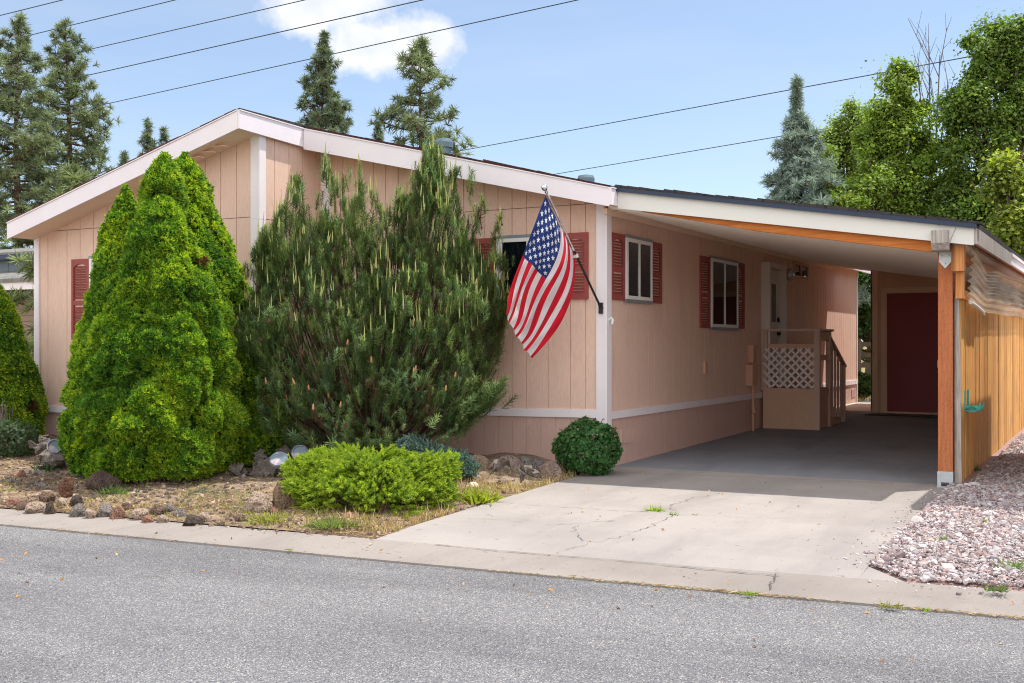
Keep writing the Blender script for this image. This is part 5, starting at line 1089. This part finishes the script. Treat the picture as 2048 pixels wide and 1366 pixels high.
def bush(label, cx0, cy0, rx, ry, t_, n, size, col, zb, name='leafy_bush', cat='bush', dr=.75):
    c0 = at_D(cx0, cy0, t_); a, b = rx * t_ / FPX, ry * t_ / FPX; B = np.array((c0[0], c0[1], zb)); o = thing(name, label, cat, B)
    q = unit(rng.normal(0, 1, (n, 3))); rr = (1 - .22 * rng.beta(1, 3, n)) * (.74 + .52 * fbm(q * .8 + cx0, .42, 3)); P = c0 + (RIGHT[None] * (q[:, :1] * a) + FWD[None] * (q[:, 1:2] * a * dr) + np.array((0, 0, 1.)) * (q[:, 2:] * b)) * rr[:, None]
    nrm = unit(RIGHT[None] * q[:, :1] + FWD[None] * q[:, 1:2] + np.array((0, 0, 1.)) * (q[:, 2:] + .45) + rng.normal(0, .75, (n, 3))); g = G()
    g.inst(LV, LF, P, frames(nrm), rng.uniform(.7, 1.2, n) * size, np.array(col) * rng.uniform(.6, 1.4, (n, 1)) * np.array((1, 1, 1))); g.build('foliage', M['leaf'], o)
    g = G()
    for j in rng.choice(n, 45, replace=False): g.tube([B + rng.normal(0, .04, 3) * (1, 1, 0), (B + P[j]) / 2 + (0, 0, .03), P[j]], [.008, .006, .002], 5)
    g.build('stems', M['bark_grey'], o); return o, P
zb = gz(.02, -.35); bo, BP = bush('rounded dark green leafy bush at the white house corner', 1174, 893, 64, 54, 12.75, 3400, .046, (.070, .175, .052), zb)
g = G()
for j in range(26):
    a = BP[rng.integers(0, len(BP))]
    if a[2] < 1.47 + (688 - 880) / FPX * 12.7: continue
    e_ = a + np.array((rng.normal(0, .05), rng.normal(0, .03), rng.uniform(.03, .10))); g.tube([a, e_], .003, 4)
    for s_ in range(4): g.tube([e_, e_ + rng.normal(0, .018, 3)], .004, 4)
g.build('seed_heads', M['bark_pine'], bo)
bush('feathery green shrub at the lower left edge of the bed', 18, 878, 58, 38, 14.3, 1500, .045, (.075, .12, .06), gz(-7.2, -2.4), 'leafy_shrub', 'shrub')
g = G(); b = on_ground(8, 908)
for j in range(26): e_ = b + np.array((rng.normal(-.05, .22), rng.normal(0, .1), rng.uniform(.3, .75))); g.tube([b + rng.normal(0, .05, 3) * (1, 1, 0), (b + e_) / 2 + rng.normal(0, .04, 3), e_], [.008, .006, .003], 5)
tag(g.build('dead_stalks', M['twig'], loc=b), 'bare grey stalks sticking up from the feathery shrub at left', 'stalks')
# ------------------------------------------------------------------ trees behind
def puff(n, wd, seed, spread=1.9): return tuft_template(n, spread, wd, seed)
def curve(a, b, up, n=6):
    s = np.linspace(0, 1, n)[:, None]; return a + (b - a) * s + np.array((0, 0, 1.)) * up * (s ** 2 - s)
def pine(label, apex, t_, base_z, wpx, crown0, nb, col, seed, tr=.16, tuft=.30, dens=1.0, name='pine_tree', lean=0, prof=None, open_=0, cat='pine tree', twig_up=.35, ntuft=32):
    r = np.random.default_rng(seed); A = at_D(*apex, t_); B = np.array((A[0] - lean, A[1], base_z)); H = A[2] - base_z; R = wpx / 2 * t_ / FPX
    o = thing(name, label, cat, B, 'trees behind the house')
    zs = np.linspace(0, 1, 14); tp = B + (A - B) * zs[:, None] + np.stack((np.sin(zs * 5 + seed) * .12, np.cos(zs * 4 + seed) * .1, zs * 0), 1) * (1 - zs)[:, None] * zs[:, None] * 3
    g = G(); g.tube(tp, tr * (1 - zs * .93), 9); g.build('trunk', M['bark_pine'], o)
    gb = G(); TP = []; TD = []; prof = prof or [(0, .55), (.15, 1.0), (.4, .85), (.7, .52), (.9, .26), (1, .05)]; pa, pb = zip(*prof)
    for j in range(nb):
        f = crown0 + (1 - crown0) * (j + r.uniform(0, 1)) / nb; s = (f - crown0) / (1 - crown0); L_ = R * np.interp(s, pa, pb) * r.uniform(.55, 1.12)
        th = j * 2.4 + r.uniform(-.5, .5); dr = np.array((math.cos(th), math.sin(th), 0)); a = np.array([np.interp(f, zs, tp[:, k_]) for k_ in range(3)]); e_ = a + dr * L_ + np.array((0, 0, L_ * (twig_up * (s * 1.2 + .1) + r.uniform(-.18, .15))))
        q = curve(a, e_, L_ * .35); gb.tube(q, np.linspace(tr * .28 * (1 - s * .6), .012, 6), 5)
        m = max(3, int(L_ * ntuft / 4 * dens))
        for k_ in range(m):
            u = r.beta(2.2, .9) if open_ else r.beta(1.4, .9); c_ = q[0] * 0 + np.array([np.interp(u, np.linspace(0, 1, 6), q[:, w_]) for w_ in range(3)]); side = np.cross(dr, (0, 0, 1)) * r.normal(0, .26 * L_ * (1.15 - u * .5)) + np.array((0, 0, r.normal(.05, .09 * L_ * .6)))
            pnt = c_ + side + dr * r.normal(0, .07 * L_); TP.append(pnt); TD.append(dr * .6 + np.array((0, 0, .7)) + r.normal(0, .35, 3))
            if k_ % 2 == 0: gb.tube([c_, pnt], [.012, .006], 4, cap=False)
    for k_ in range(12): TP.append(A - np.array((0, 0, tuft * .6 + k_ * tuft * .35)) + r.normal(0, .02 + .008 * k_, 3)); TD.append(np.array((0, 0, 1.)) + r.normal(0, .25, 3))
    gb.build('limbs', M['bark_pine'], o); TP = np.array(TP); TD = np.array(TD); n = len(TP); g = G(); cl = np.array(col) * r.uniform(.6, 1.45, (n, 1)); ts = np.ones(n); ts[-12:] = np.linspace(.45, .9, 12)
    for k_ in range(3):
        m = np.arange(n) % 3 == k_; tv, tf = puff(ntuft, .10, seed + k_); g.inst(tv, tf, TP[m], frames(TD[m]), tuft * r.uniform(.7, 1.2, m.sum()) * ts[m], cl[m])
    g.build('crown', M['needle'], o); return o
PC = (.195, .240, .130)
PP = [(0, .75), (.2, 1.0), (.45, .88), (.65, .66), (.85, .36), (1, .06)]
pine('tall ponderosa pine at the far left edge, trunk half bare', (37, 36), 44, .2, 225, .22, 96, PC, 101, .24, .29, 1.75, open_=1, prof=PP)
pine('tall ponderosa pine second from left, crossed by the power lines', (130, 46), 47, .2, 240, .22, 96, PC, 117, .25, .29, 1.75, lean=-.4, open_=1, prof=PP)
pine('young pale pine behind the left roof edge, below the tall pines', (150, 345), 24, .2, 260, .1, 60, (.22, .27, .13), 131, .10, .28, 2.0, twig_up=.6)
JC = (.165, .21, .13)
pine('slender juniper standing behind the roof ridge, before the cloud', (649, 70), 31, .2, 112, .5, 74, JC, 151, .13, .17, 4.4, name='juniper_tree', cat='juniper tree', twig_up=.9, prof=[(0, 1.0), (.35, 1.0), (.55, .78), (.75, .5), (.9, .24), (1, .06)])
pine('open crowned pine with bare limbs behind the roof, right of the juniper', (843, 84), 38, .2, 188, .5, 54, PC, 163, .19, .30, 1.35, open_=1, prof=[(0, 1.0), (.3, 1.0), (.5, .82), (.7, .6), (.88, .34), (1, .06)])
for lb, ap, tt_, w_, sd in (('small juniper tip left of the ridge above the white fascia', (296, 244), 34, 46, 171), ('shorter juniper tip just right of the small one above the fascia', (326, 262), 34, 34, 173), ('tiny juniper tip at the left end of the tip row above the fascia', (250, 313), 34, 36, 175), ('small juniper tip between the slender juniper and the open pine', (756, 250), 32, 40, 177)):
    pine(lb, ap, tt_, .2, w_ * 1.8, .35, 60, JC, sd, .07, .17, 3.6, name='juniper_tree', cat='juniper tree', twig_up=1.2)
pine('blue spruce with a thin bare leader behind the carport', (1594, 164), 28, .2, 250, .30, 150, (.26, .33, .30), 181, .12, .20, 3.0, name='blue_spruce', cat='spruce', twig_up=.15, prof=[(0, 1.05), (.3, .86), (.45, .68), (.6, .48), (.72, .30), (.80, .16), (.86, .06), (.92, .02), (1, .01)])
LF4 = np.array([[0, 1, 2, 3]]); LQ = np.array([(0, 0, 0), (.34, .45, .06), (0, 1.0, -.05), (-.34, .45, .06)])
def broadleaf(label, base_px, t_, clumps, n_leaf, size, col, seed, trunk=.14, dens_r=.42, dead=0, zlow=.12, name='leafy_tree'):
    r = np.random.default_rng(seed); B = at_D(*base_px, t_); B[2] = zlow; o = thing(name, label, 'tree', B, 'leafy trees behind the carport')
    cs = []; wts = []
    for (cx0, cy0, rx, ry, dz) in clumps:
        c0 = at_D(cx0, cy0, t_ + dz); a, b = rx * (t_ + dz) / FPX, ry * (t_ + dz) / FPX; m = max(8, int(20 * a * b / .8) + 6)
        q = unit(r.normal(0, 1, (m, 3))) * (r.uniform(.12, 1, (m, 1)) ** .45); cs.append(c0 + RIGHT * (q[:, :1] * a) + FWD * (q[:, 1:2] * a * .9) + np.array((0, 0, 1.)) * (q[:, 2:] * b))
    cs = np.vstack(cs); k_ = len(cs); idx = r.integers(0, k_, n_leaf); rad_ = r.uniform(.4, 1.25, k_) * dens_r * .85; q = r.normal(0, 1, (n_leaf, 3)); q = unit(q) * (r.uniform(0, 1, (n_leaf, 1)) ** .5) * (1 + .9 * (r.uniform(0, 1, (n_leaf, 1)) < .10))
    P = cs[idx] + q * rad_[idx][:, None] * np.array((1, 1, .75)); nrm = unit(q * .6 + np.array((0, 0, .75)) + r.normal(0, .55, (n_leaf, 3))); tone = r.uniform(.75, 1.3, k_)[idx][:, None]
    hs = r.uniform(0, 1, (k_, 1))[idx]; cl = (np.array(col) * (1 - hs * .35) + np.array((col[0] * 1.25, col[1] * 1.05, col[2] * 1.1)) * hs * .35) * tone * r.uniform(.65, 1.4, (n_leaf, 1)); yl = r.uniform(0, 1, n_leaf) < .18; cl[yl] *= np.array((1.6, 1.35, .7))
    g = G(); g.inst(LQ, LF4, P, frames(nrm), size * r.uniform(.65, 1.25, n_leaf), cl); g.build('crown', M['leaf'], o)
    g = G(); topz = cs[:, 2].max(); tp = np.array([B, B + (0.1, 0, (topz - B[2]) * .35), (B + cs.mean(0)) / 2 * (1, 1, 0) + (0, 0, B[2] + (topz - B[2]) * .62), cs[np.argmax(cs[:, 2])]]); g.tube(tp, [trunk, trunk * .75, trunk * .45, .02], 8); g.build('trunk', M['bark_grey'], o)
    g = G()
    for j in r.choice(k_, min(k_, 70), replace=False):
        s = np.clip((cs[j][2] - B[2]) / (topz - B[2]) * .65, .12, .8); a = np.array([np.interp(s, [0, .35, .62, 1], tp[:, w_]) for w_ in range(3)]); g.tube(curve(a, cs[j], .4), np.linspace(trunk * .3, .012, 6), 5, cap=False)
    g.build('limbs', M['bark_grey'], o); return o
GN = (.090, .165, .028)
broadleaf('loose pale green tree between the blue spruce and the taller trees', (1690, 690), 31, [(1690, 260, 30, 40, 0), (1665, 310, 40, 50, 0), (1715, 310, 36, 60, 0), (1690, 400, 60, 60, 0), (1735, 250, 24, 30, 1), (1655, 365, 30, 50, 0), (1645, 330, 22, 36, -1), (1660, 290, 24, 30, 0), (1700, 240, 26, 34, 0), (1650, 410, 50, 40, 0), (1740, 330, 40, 60, 1)], 30000, .09, (.20, .285, .080), 201, .10, .38)
broadleaf('bright leafy tree topped by bare twigs behind the carport', (1790, 690), 28, [(1800, 165, 26, 36, 0), (1785, 235, 40, 40, 0), (1830, 250, 46, 50, 0), (1760, 280, 46, 40, 0), (1860, 330, 60, 60, 0), (1770, 370, 80, 60, 0), (1700, 410, 60, 40, -.5), (1820, 430, 80, 60, 0), (1760, 480, 90, 50, 0)], 62000, .092, (.195, .290, .060), 211, .16, .44)
broadleaf('tallest dense leafy tree at the right edge', (2010, 690), 27, [(2000, 75, 34, 44, 0), (1960, 130, 36, 60, 0), (2040, 100, 40, 80, 0), (1990, 210, 80, 60, 0), (1935, 240, 48, 60, 0), (2060, 260, 60, 90, 0), (1960, 330, 90, 60, 0), (2050, 400, 80, 70, 0), (1930, 420, 70, 60, 0), (2000, 480, 110, 60, 0)], 90000, .098, (.140, .230, .056), 223, .22, .46)
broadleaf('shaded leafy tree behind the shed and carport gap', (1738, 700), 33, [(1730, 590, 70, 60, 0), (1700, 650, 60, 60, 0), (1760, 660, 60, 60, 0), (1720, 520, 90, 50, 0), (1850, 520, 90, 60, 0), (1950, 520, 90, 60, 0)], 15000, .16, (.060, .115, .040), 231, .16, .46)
broadleaf('low sunlit shrub tree at the right edge over the fence', (2030, 690), 22, [(2010, 360, 30, 40, 0), (2035, 420, 50, 60, 0), (2020, 500, 70, 60, 0)], 14000, .095, (.205, .27, .050), 241, .09, .36)
# bare twigs rising from the bright tree
g = G(); rr_ = np.random.default_rng(5); b0 = at_D(1862, 330, 28)
def twigs(a, d, l, r, k_):
    e_ = a + d * l; g.tube(curve(a, e_, .02, 4), np.linspace(r, r * .55, 4), 4, cap=False)
    if k_ <= 0: return
    for j in range(4 if k_ > 1 else 3):
        s = rr_.uniform(.3, 1); twigs(a + d * l * s, unit(d + RIGHT * rr_.normal(0, .42) + FWD * rr_.normal(0, .3) + np.array((0, 0, .1))), l * rr_.uniform(.35, .55), r * .55, k_ - 1)
for px_, py_, ln in ((1858, 92, 0), (1880, 110, 0), (1838, 160, 0), (1896, 165, 0)):
    e_ = at_D(px_, py_, 28); a = b0 + RIGHT * (px_ - 1862) / FPX * 12; v_ = e_ - a; twigs(a, unit(v_), np.linalg.norm(v_), .022, 2)
tag(g.build('bare_twigs', M['twig'], loc=b0), 'leafless grey branches rising above the bright leafy tree', 'branches')
# ------------------------------------------------------------------ power lines, level and nearly parallel to the street
M['wire'] = simple('black_cable', L(52, 66, 72), .5, .0, var=.05)
for lb, a, b, H_, r_ in (('topmost short power line crossing the upper left corner', (0, 31), (125, 0), 7.6, 0.0107), ('second power line from the top at upper left', (0, 85), (350, 0), 7.6, 0.0107), ('third power line at upper left, passing above the cloud', (0, 140), (609, 0), 7.4, 0.0107), ('fourth power line, crossing the cloud and both tall pines', (0, 190), (845, 0), 7.2, 0.0123), ('lowest of the left power lines, crossing below the cloud', (235, 203), (1155, 0), 7.0, 0.0115),
                     ('upper power line at right, running down to the roof above the roof vent', (940, 298), (1930, 115), 7.0, 0.0139), ('lower power line at right, ending behind the blue spruce', (1130, 345), (1755, 240), 7.0, 0.0148)):
    pa = at_D(*a, H_ * FPX / (688 - a[1])); pb = at_D(*b, H_ * FPX / (688 - b[1])); dv = unit(pb - pa); ln = np.linalg.norm(pb - pa); s = np.linspace(-70, ln + 45, 40)
    g = G(); g.tube(pa + dv * s[:, None] - np.array((0, 0, 1.)) * (.00006 * (s * (ln - s)))[:, None] * 0, r_, 5); tag(g.build('power_line', M['wire'], loc=pa), lb, 'power line', 'power lines')
# ------------------------------------------------------------------ neighbour house at left
nb = thing('neighbour_house', 'brown sided neighbour house with grey shingle roofs at the left edge', 'house', (-19, 10, .2))
M['nsiding'] = simple('brown_lap_siding', L(146, 126, 112), .8, var=.25, vs=2); M['npanel'] = simple('blue_grey_panels', L(104, 116, 126), .6, var=.08)
g = G(); z = .1
while z < 2.75: g.hexa([(-30, 7.6, z), (-12, 7.6, z), (-12, 7.7, z), (-30, 7.7, z), (-30, 7.63, z + .15), (-12, 7.63, z + .15), (-12, 7.7, z + .15), (-30, 7.7, z + .15)]); z += .152
g.box(-30, -12, 7.71, 14, .05, 2.8); g.build('lap_wall', M['nsiding'], nb)
g = G(); g.box(-30.3, -11.8, 6.9, 6.95, 2.86, 3.10); g.build('fascia', M['trim_clean'], nb)
g = G(); g.hexa([(-30.4, 6.86, 3.05), (-11.7, 6.86, 3.05), (-11.7, 8.6, 3.40), (-30.4, 8.6, 3.40), (-30.4, 6.86, 3.15), (-11.7, 6.86, 3.15), (-11.7, 8.6, 3.52), (-30.4, 8.6, 3.52)]); g.build('lower_roof', M['shingle_grey'], nb)
g = G()
for x in np.arange(-30, -12, 1.35): g.box(x, x + 1.335, 8.45, 8.5, 3.4, 3.86)
g.build('clerestory_panel', M['npanel'], nb)
g = G(); g.box(-30.4, -11.6, 8.2, 8.24, 3.80, 3.92); g.build('drip_edge', M['drip'], nb)
g = G(); g.hexa([(-30.4, 8.2, 3.93), (-11.6, 8.2, 3.93), (-11.6, 11.5, 4.40), (-30.4, 11.5, 4.40), (-30.4, 8.2, 3.99), (-11.6, 8.2, 3.99), (-11.6, 11.5, 4.5), (-30.4, 11.5, 4.5)]); g.hexa([(-30.4, 11.5, 4.40), (-11.6, 11.5, 4.40), (-11.6, 15, 3.9), (-30.4, 15, 3.9), (-30.4, 11.5, 4.5), (-11.6, 11.5, 4.5), (-11.6, 15, 4), (-30.4, 15, 4)]); g.build('upper_roof', M['shingle_grey'], nb)
# (rail fence and dry yard) seen through the carport gap
fr_ = thing('rail_fence', 'dark wooden rail fence seen in the gap beside the shed', 'fence', at_D(1730, 760, 30) * (1, 1, 0) + (0, 0, .15)); c0 = at_D(1730, 700, 30)
g = G()
for zz in (.62, .9, 1.18, 1.46): g = G(); g.beam(c0 * (1, 1, 0) - RIGHT * 6 + (0, 0, zz), c0 * (1, 1, 0) + RIGHT * 6 + (0, 0, zz), .05, .12); g.build('rail', M['bark_grey'], fr_)
for s in np.arange(-6, 6.1, 2.05):
    g = G(); q = c0 + RIGHT * (s - .35); g.tube([(q[0], q[1], .05), (q[0], q[1], 1.6)], .10, 9); g.build('post', M['bark_grey'], fr_)
bush('small green bush at the foot of the rail fence', 1722, 770, 26, 24, 27, 700, .10, (.07, .13, .03), .15)
g = G(); n = 2500; x = rng.uniform(-1, 4, n); y = rng.uniform(14.2, 19, n); grass(g, x, y, np.full(n, .12), rng.uniform(.06, .2, n), rng.uniform(.01, .02, n), TANS[rng.integers(0, 6, n)]); struct(g.build('back_grass', M['dry']), 'stuff')
# ------------------------------------------------------------------ travel trailer parked on the gravel just right of the picture (shades the gravel)
tr_ = thing('travel_trailer', 'white travel trailer parked on the gravel beyond the right edge', 'trailer', (5.8, 1.6, 0))
M['tr_white'] = simple('white_trailer_skin', L(226, 224, 218), .35, var=.04); M['tr_stripe'] = simple('tan_trailer_stripe', L(170, 140, 104), .4); M['rubber'] = simple('tyre_rubber', (.02, .02, .02), .8)
tx0, tx1, ty0, ty1 = 4.68, 6.9, -.62, 3.75
g = G(); pr2 = [(ty0 + .25, .5), (ty1, .5), (ty1, 3.25), (ty1 - .12, 3.38), (ty0 + .3, 3.38), (ty0 + .05, 3.2), (ty0, 2.6), (ty0, 1.0)]; g.prism([(tx0, a, b) for a, b in pr2], (tx1 - tx0, 0, 0)); g.build('body', M['tr_white'], tr_)
g = G(); g.box(tx0 - .004, tx0, ty0 + .02, ty1 - .02, 1.1, 1.3); g.build('stripe', M['tr_stripe'], tr_)
g = G(); g.hexa([(5.0, ty0 - .012, 1.75), (6.6, ty0 - .012, 1.75), (6.6, ty0 + .02, 1.75), (5.0, ty0 + .02, 1.75), (5.0, ty0 - .012, 2.45), (6.6, ty0 - .012, 2.45), (6.6, ty0 + .02, 2.45), (5.0, ty0 + .02, 2.45)]); g.build('front_window', M['glass'], tr_)
g = G(); g.box(tx0 + .02, tx1 - .02, ty0 - .004, ty0 + .01, 1.1, 1.3); g.build('stripe', M['tr_stripe'], tr_)
for a in (.2, 2.2):
    g = G(); g.box(tx0 - .02, tx0 - .001, a, a + 1.0, 1.7, 2.4); wf = g.build('window', M['frame'], tr_); g = G(); g.box(tx0 - .024, tx0 - .021, a + .06, a + .94, 1.76, 2.34); g.build('pane', M['glass'], wf)
for a in (1.35, 2.05):
    for xx in (tx0 + .02, tx1 - .24):
        g = G(); g.lathe([(.06, 0), (.2, 0), (.33, .02), (.35, .11), (.33, .2), (.2, .22), (.06, .22)], (xx, a, .40), 22, axis=(1, 0, 0)); g.build('wheel', M['rubber'], tr_)
g = G(); g.beam((tx0 + .5, ty0 + .3, .5), (5.8, ty0 - 1.0, .48), .08, .1); g.beam((tx1 - .5, ty0 + .3, .5), (5.8, ty0 - 1.0, .48), .08, .1); g.tube([(5.8, ty0 - .8, .02), (5.8, ty0 - .8, .8)], .035, 8); g.box(tx0 + .1, tx1 - .1, ty0 + .3, ty1 - .1, .42, .499); g.build('chassis', M['dark'], tr_)
